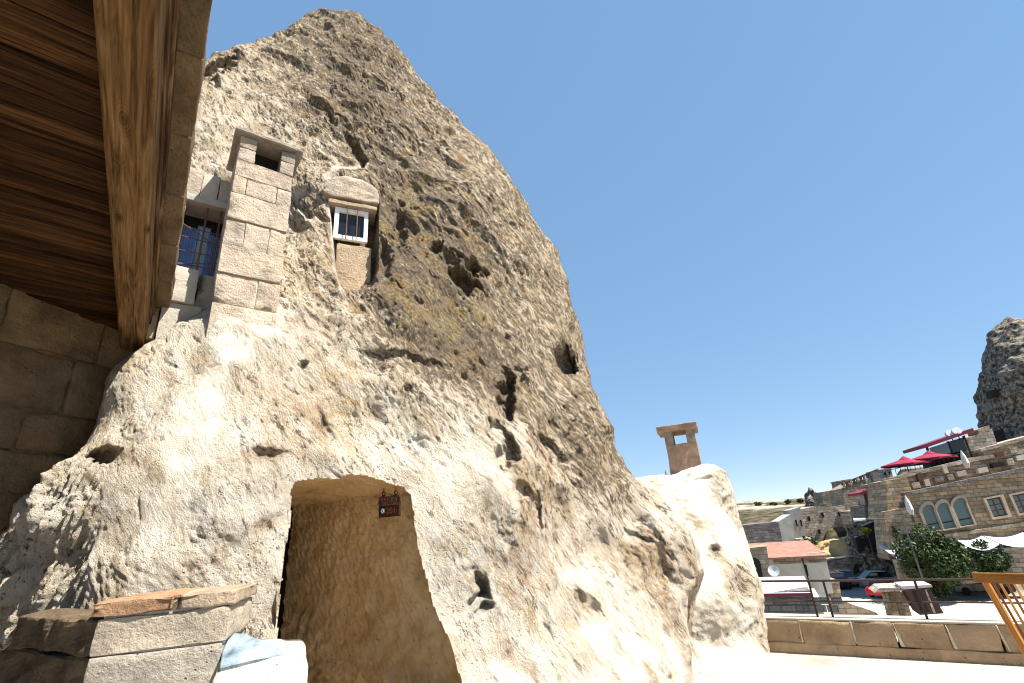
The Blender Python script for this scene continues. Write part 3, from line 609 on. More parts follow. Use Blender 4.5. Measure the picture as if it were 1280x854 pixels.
# ---------------------------------------------------------------- chimney on the ledge
CP = Plane(at(300, 397, 4.8), 142.8)
ch = thing('stone_chimney', 'square ashlar stone chimney with slab cap standing on the rock ledge', 'chimney', loc=tuple(CP.pt(0, 3.5, -0.3)))
hw0, hw1 = 0.315, 0.315; HL = 0.245
rows = [3.30, 3.66, 3.87, 4.18, 4.43, 4.75, 5.0, 5.22, 5.49]
splits = [[0], [0], [0], [0.18], [0], [-0.13, 0.14], [0], [-0.12, 0.17]]
rows = [3.25, 3.78, 4.10, 4.42, 4.72, 5.03, 5.25, 5.46]
splits = [[], [0.11], [], [-0.07, 0.15], [], [-0.12, 0.17], []]
for i in range(7):
    ed = [-HL]+splits[i]+[hw0]
    for a, b in zip(ed[:-1], ed[1:]):
        block(CP, a, b, rows[i], rows[i+1], -0.62, random.uniform(-0.008, 0.01), CREAM, ch, cuts=4, amp=0.014 if i == 4 else 0.008, sc=14 if i == 4 else 6)
mb = MB(); mb.pbox(CP, -HL+0.014, hw0-0.014, 3.25, 5.455, -0.6, -0.016); keep(mb.build('mortar_core', MORT), ch)
for a, b in ((-HL, -0.075), (0.165, hw0)):
    block(CP, a, b, 5.46, 5.63, -0.22, 0.0, CREAM, ch, cuts=3); block(CP, a, b, 5.63, 5.78, -0.22, 0.0, CAPST, ch, cuts=3); block(CP, a, b, 5.46, 5.78, -0.62, -0.42, CREAM, ch, cuts=2)
mb = MB(); mb.pbox(CP, -HL-0.06, hw0+0.07, 5.785, 5.835, -0.68, 0.06); o = mb.build('cap_slab', CAPST, None, 0.012, 1); rough(o, 4, 0.012, 5); keep(o, ch)
mb = MB(); mb.pbox(CP, -HL+0.02, hw0-0.02, 5.463, 5.47, -0.6, -0.02); keep(mb.build('flue', BLACK), ch)
mb = MB(); mb.pbox(CP, -HL+0.02, hw0-0.02, 5.465, 5.784, -0.27, -0.23); keep(mb.build('flue_shade', BLACK), ch)  # added black plate, stands in for the shade inside the flue opening
# ---------------------------------------------------------------- masonry with barred window left of the chimney
ww = thing('masonry_infill', 'pale block masonry set in the rock with a barred blue-curtained window', 'wall', loc=tuple(CP.pt(-0.4, 3.5, -0.5)))
D0 = -0.45
sL, sR, zB, zT = -0.60, -0.24, 4.27, 5.08
def wb(s0, s1, z0, z1, mat=CREAM, d=0.0, **k): block(CP, s0, s1, z0, z1, D0-0.4, D0+d+random.uniform(-.006, .006), mat, ww, **k)
wb(-0.85, sL, 4.27, 4.68, TAN); wb(-0.85, sL, 4.68, 5.08); wb(sR, 0.05, 4.27, 4.68); wb(sR, 0.05, 4.68, 5.08)
wb(-0.85, 0.05, 5.08, 5.17, WHITEST, 0.03); wb(-0.85, -0.50, 5.17, 5.52); wb(-0.50, -0.34, 5.17, 5.5, WHITEST); wb(-0.34, 0.05, 5.17, 5.47)
wb(-0.8, -0.66, 3.88, 4.27, TAN); wb(-0.66, -0.37, 3.88, 4.27, WHITEST, 0.08); wb(-0.37, 0.05, 3.88, 4.27); wb(-0.72, -0.62, 3.5, 3.88, TAN); wb(-0.62, -0.3, 3.45, 3.88, WHITEST, 0.05); wb(-0.3, 0.05, 3.3, 3.88)
win = MB().pbox(CP, sL, sR, zB, zT, D0-0.30, D0-0.27).build('window', GLASS); keep(win, ww)
def sub(o, par):
    o.parent = par; o.matrix_parent_inverse = par.matrix_world.inverted() if par.parent is None else (par.parent.matrix_world @ par.matrix_parent_inverse @ par.matrix_basis).inverted(); return o
bpy.context.view_layer.update()
ns = 26
for nm, s0, s1, z0, z1, mt in (('curtain', sL+0.01, -0.44, zB+0.02, zT-0.16, CURT), ('curtain', -0.46, -0.34, zB+0.02, zT-0.12, CURTL), ('curtain', -0.35, sR, zB+0.02, zT-0.2, CURT)):
    vv = []; n_ = 24
    for z in (z0, z1):
        for i in range(n_): vv.append(CP.pt(s0+(s1-s0)*i/(n_-1), z, D0-0.24+0.016*math.sin(i*1.7)))
    sub(link(nm, grid_mesh(nm, np.array(vv), n_, 2), mt, None, True), win)
for i, z in enumerate((4.36, 4.50, 4.66, 4.80, 4.95)):
    sub(MB().tube([CP.pt(sL-0.02, z+random.uniform(-.02, .02), D0-0.04), CP.pt(sR+0.02, z+random.uniform(-.02, .02), D0-0.04)], 0.006, 6).build('bar', RUST), win)
for s in (-0.405, -0.28): sub(MB().tube([CP.pt(s, zB, D0-0.035), CP.pt(s, zT, D0-0.035)], 0.010, 6).build('bar', RUST), win)
sub(MB().tube([CP.pt(sL, 4.82, D0-0.03), CP.pt(sR, 4.62, D0-0.03)], 0.004, 5).build('wire', RUST), win)
sub(MB().tube([CP.pt(sL, 4.33, D0-0.03), CP.pt(sR, 4.44, D0-0.03)], 0.004, 5).build('wire', RUST), win)

# ---------------------------------------------------------------- niche window in the rock
NP = Plane(at(440, 300, 5.47), 156.0)
def nh(x, y, d=0.0): return NP.hit(x, y, d)
(a0, z1), (a1, z0) = nh(419, 258), nh(459, 303); 
wn_ = MB().pbox(NP, a0+0.03, a1-0.03, z0+0.03, z1-0.03, -0.06, -0.045).build('window', GLASS); keep(wn_, rock)
bpy.context.view_layer.update()
fr_ = MB(); w_ = 0.055
fr_.pbox(NP, a0, a1, z0, z0+w_, -0.05, 0.0); fr_.pbox(NP, a0, a1, z1-w_, z1, -0.05, 0.0); fr_.pbox(NP, a0, a0+w_, z0+w_, z1-w_, -0.05, 0.0); fr_.pbox(NP, a1-w_*0.9, a1, z0+w_, z1-w_, -0.05, 0.0)
sub(fr_.build('frame', WPAINT, None, 0.003), wn_)
for f_ in (0.36, 0.66): sub(MB().tube([NP.pt(a0+(a1-a0)*f_, z0-0.02, 0.04), NP.pt(a0+(a1-a0)*f_, z1+0.02, 0.04)], 0.007, 6).build('bar', RUST), wn_)
def nb(x0, y0, x1, y1, d0, d1, mat, name, **k):
    (s0, zt), (s1, zl) = nh(x0, y0, d1), nh(x1, y1, d1); block(NP, s0, s1, zl, zt, d0, d1, mat, rock, name, **k)
nb(406, 214, 473, 255, -0.3, 0.07, CREAM, 'lintel_stone', bev=0.015, amp=0.02, cuts=9, sc=9)
lo_ = [o for o in rock.children if o.name.startswith('lintel_stone')][0]; (ls0, lz1), (ls1, lz0) = nh(406, 214, 0.07), nh(473, 255, 0.07)
for v in lo_.data.vertices:
    p_ = np.array(v.co) - NP.p0; k_ = abs(((p_@NP.s)-(ls0+ls1)/2)/((ls1-ls0)/2)); v.co.z -= 0.16*min(k_, 1)**2.5*max(0, (v.co.z-lz0)/(lz1-lz0))
nb(410, 252, 472, 259, -0.3, 0.06, TAN, 'lintel_ledge', bev=0.01)
nb(421, 303, 463, 366, -0.3, 0.05, TAN, 'sill_stone', bev=0.02, amp=0.015, cuts=5)
nb(426, 366, 458, 384, -0.3, 0.0, TAN, 'sill_stone', bev=0.02, amp=0.015)

# ---------------------------------------------------------------- stone pier and tiled ledge beside the door
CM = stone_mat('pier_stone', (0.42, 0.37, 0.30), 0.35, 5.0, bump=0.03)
DKST = stone_mat('pier_shade_stone', (0.15, 0.11, 0.07), 0.6, 6.0, bump=0.04)  # shade of the pier's unlit left face, put into the stone colour
pc = at(116, 800, 3.30); pr = at(284, 790, 3.12); pl = at(30, 830, 3.62)
pier = thing('stone_pier', 'squat pier of pale ashlar blocks with a reddish top slab beside the doorway', 'pier', loc=(float(pc[0]), float(pc[1]), 0))
fdir = (pr-pc)*np.array([1, 1, 0]); fl_ = np.linalg.norm(fdir); fdir /= fl_; back = np.array([-fdir[1], fdir[0], 0]); 
ldir = (pl-pc)*np.array([1, 1, 0]); ll = np.linalg.norm(ldir); ldir /= ll
def zpx(x, y, p): 
    r = ray(x, y); return EYE + r[2]/math.hypot(r[0], r[1])*math.hypot(p[0], p[1])
zs = [zpx(284, 738, pr), zpx(284, 757, pr), zpx(284, 802, pr), zpx(284, 872, pr), 0.45, -0.02]
def pblk(f0, f1, z0, z1, mat, name, out=0.0, amp=0.008, right=True):
    p = pc*np.array([1, 1, 0])+fdir*f0; q = pc*np.array([1, 1, 0])+fdir*f1; o_ = -back*out
    e = MB(); ring = [p+o_, q+o_, q+back*0.5, p+back*0.5]
    e.hexa([r+UP*(z0+0.004) for r in ring]+[r+UP*(z1-0.004) for r in ring])
    o = e.build(name, mat, None, 0.009, 2, 0.002); rough(o, 7, amp, 7); o.data.shade_smooth(); return keep(o, pier)
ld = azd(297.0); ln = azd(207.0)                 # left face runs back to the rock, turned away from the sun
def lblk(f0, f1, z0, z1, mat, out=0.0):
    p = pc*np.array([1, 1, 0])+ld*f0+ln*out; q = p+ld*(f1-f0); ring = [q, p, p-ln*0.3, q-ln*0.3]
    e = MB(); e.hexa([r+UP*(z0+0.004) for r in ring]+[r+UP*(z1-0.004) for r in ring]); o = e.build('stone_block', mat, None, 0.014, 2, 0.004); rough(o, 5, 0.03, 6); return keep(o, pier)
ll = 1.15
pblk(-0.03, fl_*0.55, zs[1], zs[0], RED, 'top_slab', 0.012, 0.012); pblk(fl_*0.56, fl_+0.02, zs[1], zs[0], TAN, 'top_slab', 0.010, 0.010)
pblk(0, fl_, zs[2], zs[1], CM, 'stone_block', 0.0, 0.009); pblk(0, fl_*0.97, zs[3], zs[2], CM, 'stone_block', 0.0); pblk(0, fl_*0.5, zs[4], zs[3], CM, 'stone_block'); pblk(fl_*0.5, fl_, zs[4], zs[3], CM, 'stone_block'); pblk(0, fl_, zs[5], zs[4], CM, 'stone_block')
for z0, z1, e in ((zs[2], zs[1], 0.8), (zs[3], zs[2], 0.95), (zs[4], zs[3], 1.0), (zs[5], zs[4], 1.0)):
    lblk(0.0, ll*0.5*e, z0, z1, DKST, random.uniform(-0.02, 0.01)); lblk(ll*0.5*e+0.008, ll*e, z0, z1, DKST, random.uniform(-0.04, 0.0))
e = MB(); r0 = [pc*np.array([1, 1, 0])+fdir*0.02+back*0.016, pc*np.array([1, 1, 0])+fdir*(fl_-0.02)+back*0.016, pc*np.array([1, 1, 0])+fdir*(fl_-0.02)+back*0.45, pc*np.array([1, 1, 0])+fdir*0.02+back*0.45]
e.hexa([r-UP*0.02 for r in r0]+[r+UP*(zs[0]-0.03) for r in r0]); keep(e.build('mortar_core', MORT), pier)
TILEM = NT('glazed_tile', 0.75, 0.2); _co = TILEM.coord(); _n = TILEM.noise(_co, 7, 6, 0.7)
TILEM.color(TILEM.ramp(_n, [(0.36, (0.05, 0.07, 0.085)), (0.46, (0.14, 0.18, 0.21)), (0.62, (0.26, 0.32, 0.36))])); TILEM.bump(_n, 0.006); TILEM = TILEM.m
tl_ = thing('tiled_ledge', 'low white mortar block with a cracked grey-blue slate on its sloping top', 'ledge', loc=(-1.3, 2.7, 0))
b0, b1 = at(286, 797, 3.28), at(381, 797, 3.12); f0, f1 = at(262, 868, 2.92), at(386, 862, 2.84)
z_f = 0.0
flat = lambda p, z: np.array([p[0], p[1], z])
e = MB(); e.hexa([flat(f0, -0.02), flat(f1, -0.02), flat(b1, -0.02), flat(b0, -0.02), f0, f1, b1, b0]); o = e.build('mortar_block', WHITEST, None, 0.018, 2); rough(o, 9, 0.014, 6); o.data.shade_smooth(); keep(o, tl_)
nt = np.cross(np.array(f1)-f0, np.array(b0)-f0); nt /= np.linalg.norm(nt)
def ontop(x, y):
    r = ray(x, y); t = ((f0-CAM)@nt)/(r@nt); return CAM+r*t
ring = [ontop(x, y)+nt*0.028 for x, y in [(274,842),(318,831),(362,824),(338,810),(308,799),(292,797),(284,806),(277,822)]]
e = MB(); e.prism(ring, -nt*0.034); keep(e.build('slate', TILEM, None, 0.004), tl_)
# ---------------------------------------------------------------- door sign
SP = Plane(at(487, 632, 4.14), 200.0)
sg = thing('door_sign', 'small dark wooden plaque hung on the cut rock inside the doorway', 'sign', loc=tuple(SP.pt(0, 1.9, 0)))
SGW = wood_mat('sign_wood', (0.035, 0.015, 0.008), (0.07, 0.03, 0.014), (0.12, 0.05, 0.02)); SGP = plain('sign_panel', (0.15, 0.06, 0.025), 0.6, 0, 0.35); SGR = plain('sign_red', (0.26, 0.07, 0.03), 0.6); SGB = plain('bead_blue', (0.12, 0.35, 0.6), 0.3); 
(sa, zt), (sb, zl) = SP.hit(474, 621), SP.hit(500, 645)
keep(MB().pbox(SP, sa, sb, zl, zt, -0.02, 0.005).build('plaque', SGW, None, 0.006), sg)
zm = (zt+zl)/2; wd = sb-sa; hg = zt-zl
keep(MB().pbox(SP, sa+wd*.12, sb-wd*.08, zm+hg*.04, zt-hg*.10, 0.005, 0.009).build('name_panel', SGP, None), sg)
for f_ in (0.22, 0.80):
    s = sa+wd*f_; e = MB()
    for k in range(10):
        a, b = 2*math.pi*k/10, 2*math.pi*(k+1)/10
        e.tube([SP.pt(s+0.014*math.cos(a), zt+0.018+0.016*math.sin(a), 0.0), SP.pt(s+0.014*math.cos(b), zt+0.018+0.016*math.sin(b), 0.0)], 0.006, 5)
    e.tube([SP.pt(s, zt+0.03, 0), SP.pt(s, zt+0.06, 0)], 0.005, 5); keep(e.build('hook', SGW), sg)
def text(body, P, s, z, size, d, mat, parent, name='lettering', ext=0.001):
    c = bpy.data.curves.new(name, 'FONT'); c.body = body; c.size = size; c.extrude = ext; c.align_x = 'CENTER'; c.align_y = 'CENTER'
    t_ = bpy.data.objects.new(name, c); COL.objects.link(t_); bpy.context.view_layer.update()
    me = bpy.data.meshes.new_from_object(t_.evaluated_get(bpy.context.evaluated_depsgraph_get())); bpy.data.objects.remove(t_); me.materials.clear()
    o = link(name, me, mat); M_ = Matrix.Identity(4); p = P.pt(s, z, d)
    for i in range(3): M_[i][0], M_[i][1], M_[i][2], M_[i][3] = P.s[i], UP[i], P.n[i], p[i]
    o.matrix_world = M_; keep(o, parent); return o
text('AMBAR', SP, (sa+sb)/2+wd*.02, zm+hg*.22, hg*0.42, 0.0105, BLACK, sg)
text('201', SP, (sa+sb)/2+wd*.10, zm-hg*.22, hg*0.40, 0.007, SGR, sg)
for r_, mt, d in ((0.020, SGB, 0.006), (0.012, WPAINT, 0.009), (0.006, BLACK, 0.012)):
    keep(MB().prism([SP.pt(sa+wd*.22+r_*math.cos(k*math.pi/6), zm-hg*.2+r_*math.sin(k*math.pi/6), d) for k in range(12)], SP.n*0.003).build('bead', mt), sg)
# ---------------------------------------------------------------- parapet, railing, chair
PARM = stone_mat('parapet_stone', (0.40, 0.28, 0.17), 0.4, 4.0, bump=0.03); SMEAR = stone_mat('joint_mortar', (0.62, 0.52, 0.40), 0.2, 8.0, False, 0.02)
pp = thing('parapet_wall', 'low tan stone parapet with pale mortar joints along the terrace edge', 'wall', loc=tuple(PPL.pt(1, 0, -0.15)))
js = [-1.6, -0.9, PPL.hit(1002, 790)[0], PPL.hit(1066, 790)[0], PPL.hit(1119, 790)[0], PPL.hit(1186, 795)[0], PPL.hit(1252, 800)[0]]
while js[-1] < 9: js.append(js[-1]+random.uniform(0.42, 0.55))
for a, b in zip(js[:-1], js[1:]):
    block(PPL, a, b, 0.10, 0.355, -0.30, random.uniform(-0.008, 0.006), PARM, pp, bev=0.015, gap=0.004, cuts=5, amp=0.012, sc=5)
s = -1.6
while s < 9:
    L = random.uniform(0.8, 1.2); block(PPL, s, s+L, -0.02, 0.108, -0.30, 0.010, PARM, pp, 'plinth_stone', bev=0.006, cuts=5, amp=0.014, sc=5, gap=0.0); s += L
for a in js[1:]:
    e = MB(); w = random.uniform(0.008, 0.018); k = random.uniform(-0.02, 0.05); P0 = PPL
    e.hexa([P0.pt(a-w+k, 0.12, 0.007), P0.pt(a+w+k, 0.12, 0.007), P0.pt(a+w+k, 0.12, -0.05), P0.pt(a-w+k, 0.12, -0.05), P0.pt(a-w*0.6, 0.35, 0.007), P0.pt(a+w*0.6, 0.35, 0.007), P0.pt(a+w*0.6, 0.35, -0.05), P0.pt(a-w*0.6, 0.35, -0.05)])
    o = e.build('mortar_joint', SMEAR, None, 0.006); rough(o, 3, 0.01, 12); keep(o, pp)
e = MB(); e.pbox(PPL, -1.6, 9, 0.352, 0.372, -0.31, -0.005); o = e.build('coping_mortar', WHITEST, None, 0.004); keep(o, pp)
RAILM = plain('dark_rail', (0.055, 0.03, 0.022), 0.6, 0.4, 0.3)
rl = thing('terrace_railing', 'thin dark brown metal railing with two bars on top of the parapet', 'railing', loc=tuple(PPL.pt(1, 0.37, -0.15)))
dz = -0.15
zr, zr2 = EYE+0, 0
def prz(x, y): return PPL.hit(x, y, dz)[1]
zr, zr2 = prz(1100, 725), prz(1100, 752)
for z in (zr, zr2): keep(MB().tube([PPL.pt(-1.4, z, dz), PPL.pt(8.5, z-0.01, dz)], 0.013 if z == zr else 0.009, 8).build('rail', RAILM), rl)
for x in (1022, 1041, 1158, 1330, 1500):
    s = PPL.hit(min(x, 1280), 770, dz)[0] + (0 if x < 1280 else (x-1280)*0.012)
    keep(MB().tube([PPL.pt(s, 0.34, dz), PPL.pt(s, zr, dz)], 0.013, 8).build('post', RAILM), rl)
# chair of orange-brown slats, seen from behind
CHW = wood_mat('chair_wood', (0.26, 0.10, 0.025), (0.42, 0.19, 0.05), (0.55, 0.29, 0.10), 1.0, 0.45)
ct = at(1224, 722, 4.6); zc = float(ct[2])
tdir = azd(150.0); bdir = azd(60.0)           # along the back, and forward towards the seat
chair = thing('slatted_chair', 'orange-brown wooden slatted garden chair with reclined back near the parapet', 'chair', loc=(float(ct[0]), float(ct[1]), 0))
rec = tdir*0.30*0 + bdir*0.34                 # recline: lower end further forward
def cpt(a, h): p = flat(ct, 0)+tdir*a+bdir*(0.42*(zc-h)); return np.array([p[0], p[1], h])
def bar(p, q, w, t, name, side=None):
    p, q = np.array(p), np.array(q); x = q-p; L = np.linalg.norm(x); x /= L; y = np.array(tdir if side is None else side); y = y-x*(x@y); y /= np.linalg.norm(y); z = np.cross(x, y)
    return local_board(name, CHW, chair, p, x, y, z, L, w, t, 0.004)
W_ = 0.56; seat = zc-0.66
bar(cpt(-0.03, zc), cpt(W_+0.03, zc), 0.022, 0.06, 'top_rail', bdir)
for a in (0.02, W_-0.02): bar(cpt(a, seat-0.45), cpt(a, zc-0.02), 0.034, 0.034, 'back_post')
for i in range(14): bar(cpt(0.056+i*(W_-0.112)/13, seat+0.04), cpt(0.056+i*(W_-0.112)/13, zc-0.02), 0.013, 0.012, 'back_slat')
bar(cpt(0.02, seat+0.03), cpt(W_-0.02, seat+0.03), 0.022, 0.05, 'lower_rail', bdir)
def spt(a, fwd, h): p = flat(cpt(a, seat), h)+bdir*fwd; return p
for i in range(7): bar(spt(0.0, 0.03+i*0.066, seat), spt(W_, 0.03+i*0.066, seat), 0.05, 0.018, 'seat_slat', bdir)
for a in (0.02, W_-0.02):
    bar(spt(a, 0.46, 0.0), spt(a, 0.46, seat+0.22), 0.036, 0.036, 'front_leg'); bar(spt(a, -0.02, 0.0), spt(a, 0.06, seat), 0.036, 0.036, 'rear_leg')
    bar(spt(a, 0.5, seat+0.23), cpt(a, seat+0.23), 0.05, 0.022, 'armrest'); bar(spt(a, 0.0, seat-0.04), spt(a, 0.46, seat-0.04), 0.022, 0.05, 'side_rail')
# ---------------------------------------------------------------- small chimney behind the outcrop
KP = Plane(at(853, 590, 9.3), 200.0)
kc = thing('small_chimney', 'small plastered stone chimney with flat cap rising behind the whitewashed outcrop', 'chimney', loc=tuple(KP.pt(0, 2.2, 0)))
KM = stone_mat('chimney_plaster', (0.33, 0.235, 0.175), 0.35, 7.0, bump=0.02)
(k0, _), (k1, zk) = KP.hit(838, 588), KP.hit(877, 580); kz = KP.hit(840, 556)[1]; kt = KP.hit(836, 540)[1]; kcap = KP.hit(836, 535)[1]
kw = k1-k0; zlow = 1.7
e = MB(); e.pbox(KP, k0, k1, zlow, kz, -kw, 0); o = e.build('shaft', KM, None, 0.01); rough(o, 4, 0.012, 6); keep(o, kc)
for s0, s1, d0, d1 in ((k0, k0+kw*.28, -kw*.28, 0), (k1-kw*.30, k1, -kw*.28, 0), (k0, k0+kw*.28, -kw, -kw*.72), (k1-kw*.30, k1, -kw, -kw*.72)):
    o = MB().pbox(KP, s0, s1, kz-0.005, kt+0.01, d0, d1).build('cap_post', CAPST, None, 0.01); keep(o, kc)
o = MB().pbox(KP, k0-0.11, k1+0.06, kt, kcap+0.03, -kw-0.1, 0.12).build('cap_slab', KM, None, 0.008); rough(o, 3, 0.008, 7); keep(o, kc)
ft = at(833, 594, 9.2); e = MB(); e.tube([ft+UP*-0.15, ft+UP*0.1], 0.07, 6, 0.004); tag(e.build('roof_finial', CAPST), 'tiny dark pointed finial beside the small chimney', 'finial')
# ---------------------------------------------------------------- town beyond the terrace
STREET = -6.5
TOWN = stone_mat('town_stone', (0.36, 0.30, 0.225), 0.5, 1.1, bump=0.08, brick=0.36); TOWNP = stone_mat('pale_town_stone', (0.45, 0.40, 0.33), 0.45, 0.9, bump=0.08, brick=0.34)
TOWNG = stone_mat('grey_town_stone', (0.20, 0.19, 0.18), 0.45, 1.2, bump=0.08, brick=0.34); TOWNW = stone_mat('white_town_wall', (0.52, 0.49, 0.42), 0.2, 1.0, False, 0.03)
ROOFR = plain('red_roof', (0.30, 0.15, 0.11), 0.85, 0, 0.3, 2.0); ROOFW = plain('white_roof', (0.55, 0.57, 0.57), 0.6, 0, 0.12, 1.0); DKRED = plain('dark_red_paint', (0.20, 0.025, 0.045), 0.6); DARK = plain('dark_opening', (0.018, 0.016, 0.016), 0.9)
TEAL = NT('grey_teal_glass', 0.12, 0.5).color((0.10, 0.15, 0.15)).m; CANV = plain('canvas_white', (0.52, 0.51, 0.48), 0.9, 0, 0.08, 1.5); CANR = plain('canvas_crimson', (0.24, 0.012, 0.04), 0.85, 0, 0.2, 1.0); WOODB = plain('brown_frame', (0.12, 0.05, 0.03), 0.7)
def ground_h(az, D):
    base = np.interp(D, [0, 76, 84, 110, 160, 300, 420, 700, 1500, 5000], [STREET, STREET, -6.0, -3.0, -0.5, 3.0, 7.6, 9, 12, 14])
    right = np.interp(D, [0, 62, 64, 70, 74, 90, 110, 200, 420, 900, 5000], [STREET, STREET, -3.4, -3.0, -1.0, 2.2, 6.5, 9, 9, 12, 14])
    k = sstep(34.5, 37.0, az); mid = np.interp(D, [0, 76, 78, 90, 120, 300, 420, 900, 5000], [STREET, STREET, -5.0, -1.0, 0.8, 3.0, 7.8, 12, 14]); km = sstep(28.0, 30.0, az)
    return (base*(1-km)+mid*km)*(1-k)+right*k
def build_ground():
    az = np.concatenate([np.linspace(-180, 8, 60)[:-1], np.linspace(8, 60, 360), np.linspace(60, 180, 40)[1:-1]]); dd = np.concatenate([np.linspace(2, 60, 40), np.linspace(60.5, 125, 150), np.geomspace(126, 5500, 120)])
    A, D = np.meshgrid(az, dd); z = ground_h(A, D); X = np.sin(np.radians(A))*D; Y = np.cos(np.radians(A))*D
    P = np.stack([X, Y, z], -1).reshape(-1, 3); n = fbm(P*np.array([1, 1, 0]), 0.02, 4, 0.5, 3.3); n2 = fbm(P*np.array([1, 1, 0]), 0.12, 3, 0.5)
    Df = D.ravel(); P[:, 2] += sstep(85, 300, Df)*(2.0*n)*np.clip(Df/350, 0.2, 1.2) + sstep(77, 90, Df)*0.35*n2
    me = grid_mesh('ground', P, len(az), len(dd), True)
    pale = (sstep(200, 300, Df)*sstep(520, 400, Df)*sstep(0.1, 0.35, n+0.25*n2)); c = np.stack([pale, sstep(76, 84, Df), n*0.5+0.5, np.ones(len(P))], 1)
    a_ = me.attributes.new('zone', 'FLOAT_COLOR', 'POINT'); a_.data.foreach_set('color', np.ascontiguousarray(c, np.float32).ravel())
    M = NT('valley_ground', 0.95, 0.1); co = M.coord((1, 1, 1), False); sp = M.n('ShaderNodeSeparateColor'); M.l(M.attr('zone'), sp.inputs[0])
    nz = M.noise(co, 0.25, 8, 0.65); hill = M.ramp(nz, [(0.42, (0.022, 0.024, 0.011)), (0.5, (0.07, 0.054, 0.031)), (0.6, (0.13, 0.10, 0.062))])
    st = M.ramp(M.noise(co, 0.6, 6, 0.6), [(0.3, (0.22, 0.21, 0.19)), (0.7, (0.34, 0.325, 0.295))])
    c = M.mix(sp.outputs[1], st, hill); c = M.mix(sp.outputs[0], c, (0.36, 0.32, 0.25)); M.color(c); M.bump(nz, 0.3)
    return tag(link('ground', me, M.m, None, True), kind='structure')
build_ground()
# pale plaza sheet on the street level
e = MB(); e.prism([at(1040, 775, 42), at(1300, 775, 44), onz(1300, 742, STREET), onz(1110, 748, STREET)], (0, 0, 0)) if False else None
def sheet(name, pts, z, mat):
    e = MB(); e.prism([(p[0], p[1], z) for p in pts], (0, 0, -0.05)); return tag(e.build(name, mat), kind='structure')
sheet('plaza', [onz(x, y, STREET) for x, y in [(1010,790),(1300,800),(1300,752),(1180,752),(1090,748),(1040,756)]], STREET+0.03, TOWNW)
sheet('road', [onz(x, y, STREET) for x, y in [(1020,745),(1090,746),(1180,748),(1130,722),(1060,716),(1015,722)]], STREET+0.02, plain('asphalt', (0.20, 0.20, 0.205), 0.9, 0, 0.2, 0.8))

def fplane(px, py, D, naz): return Plane(at(px, py, D), naz)
def quad(P, pts, d0, d1, mat, parent, name, bev=0.0):       # facade piece: pixel corners met with the facade plane, given thickness
    ring = []
    for x, y in pts: s, z = P.hit(x, y, d1); ring.append(P.pt(s, z, d1))
    o = MB().prism(ring, -P.n*(d1-d0)).build(name, mat, None, bev); return keep(o, parent) if parent is not None else o
def bld(name, label, cat, P, pts, depth, mat, group=None, part='wall'):
    s, z = P.hit(*pts[0]); p = P.pt(s, z, 0); t = thing(name, label, cat, group, tuple(p)); quad(P, pts, -depth, 0, mat, t, part); return t
def boxgr(P, pts, depth, down):  # pixel quad carried down to the ground
    return pts
# --- grey shed with white roof
P = fplane(980, 742, 36, 205)
t = bld('flat_roof_shed', 'grey block shed with a flat white roof just below the terrace', 'shed', P, [(948,742),(1012,738),(1030,800),(955,800)], 5.0, TOWNG)
fA, fB = P.hit(946, 742, 0.15), P.hit(1014, 738, 0.15)
def P3(P, s, z, d): return P.pt(s, z, d)
z_r = P.hit(980, 741)[1]
e = MB(); e.hexa([P.pt(fA[0]-3, z_r-0.14, 0.15), P.pt(fB[0], z_r-0.14, 0.15), P.pt(fB[0], z_r+0.02, -5.4), P.pt(fA[0]-3, z_r+0.02, -5.4), P.pt(fA[0]-3, z_r, 0.15), P.pt(fB[0], z_r, 0.15), P.pt(fB[0], z_r+0.30, -5.4), P.pt(fA[0]-3, z_r+0.30, -5.4)]); keep(e.build('roof', ROOFW), t)
keep(MB().pbox(P, fA[0]-3, fB[0]+0.01, z_r-0.17, z_r-0.02, 0.152, 0.17).build('roof_edge', DKRED), t)
for k in range(9):
    s0 = fA[0]-1+k*0.6; keep(MB().pbox(P, s0, s0+0.57, z_r-0.62, z_r-0.25, 0, 0.03).build('block', TOWNG, None, 0.02), t)
    keep(MB().pbox(P, s0-0.3, s0+0.27, z_r-1.02, z_r-0.66, 0, 0.03).build('block', TOWNG, None, 0.02), t)
keep(MB().pbox(P, fB[0]-0.1, fB[0]+0.35, STREET, z_r-0.3, -4, -0.3).build('side_wall', TOWNW), t)
# --- house with red roof
P = fplane(1000, 700, 50, 200)
t = bld('red_roofed_house', 'cream plastered house with a low red roof below the rocks', 'house', P, [(960,696),(1031,690),(1042,742),(968,742)], 6.0, TOWNW)
h = lambda x, y, d=0.0: P.hit(x, y, d)
(s0, z0), (s1, z1) = h(950, 698, 0.5), h(1033, 689, 0.5)
e = MB(); e.add([P.pt(s0, z0, 0.5), P.pt(s1, z0, 0.5), P.pt(s1-0.6, z0+1.0, -3.2), P.pt(s0-2.5, z0+1.0, -3.2), P.pt(s0, z0-0.12, 0.5), P.pt(s1, z0-0.12, 0.5), P.pt(s1, z0-0.12, -6.2), P.pt(s0-2.5, z0-0.12, -6.2)], [(0, 1, 2, 3), (4, 5, 1, 0), (5, 6, 2, 1), (6, 7, 3, 2), (7, 4, 0, 3), (7, 6, 5, 4)]); keep(e.build('roof', ROOFR), t)
keep(MB().pbox(P, h(966, 700)[0], h(1032, 695)[0], z0-0.55, z0-0.13, -1, 0.05).build('eave_band', TOWN), t)
keep(MB().tube([P.pt(h(1003, 700)[0], z0-0.2, 0.1), P.pt(h(1003, 700)[0]+0.1, STREET, 0.1)], 0.05, 6).build('drainpipe', DARK), t)
quad(P, [(1006,706),(1008,706),(1011,720),(1009,720)], 0.0, 0.03, DARK, t, 'window')
P2 = fplane(952, 705, 48, 200)
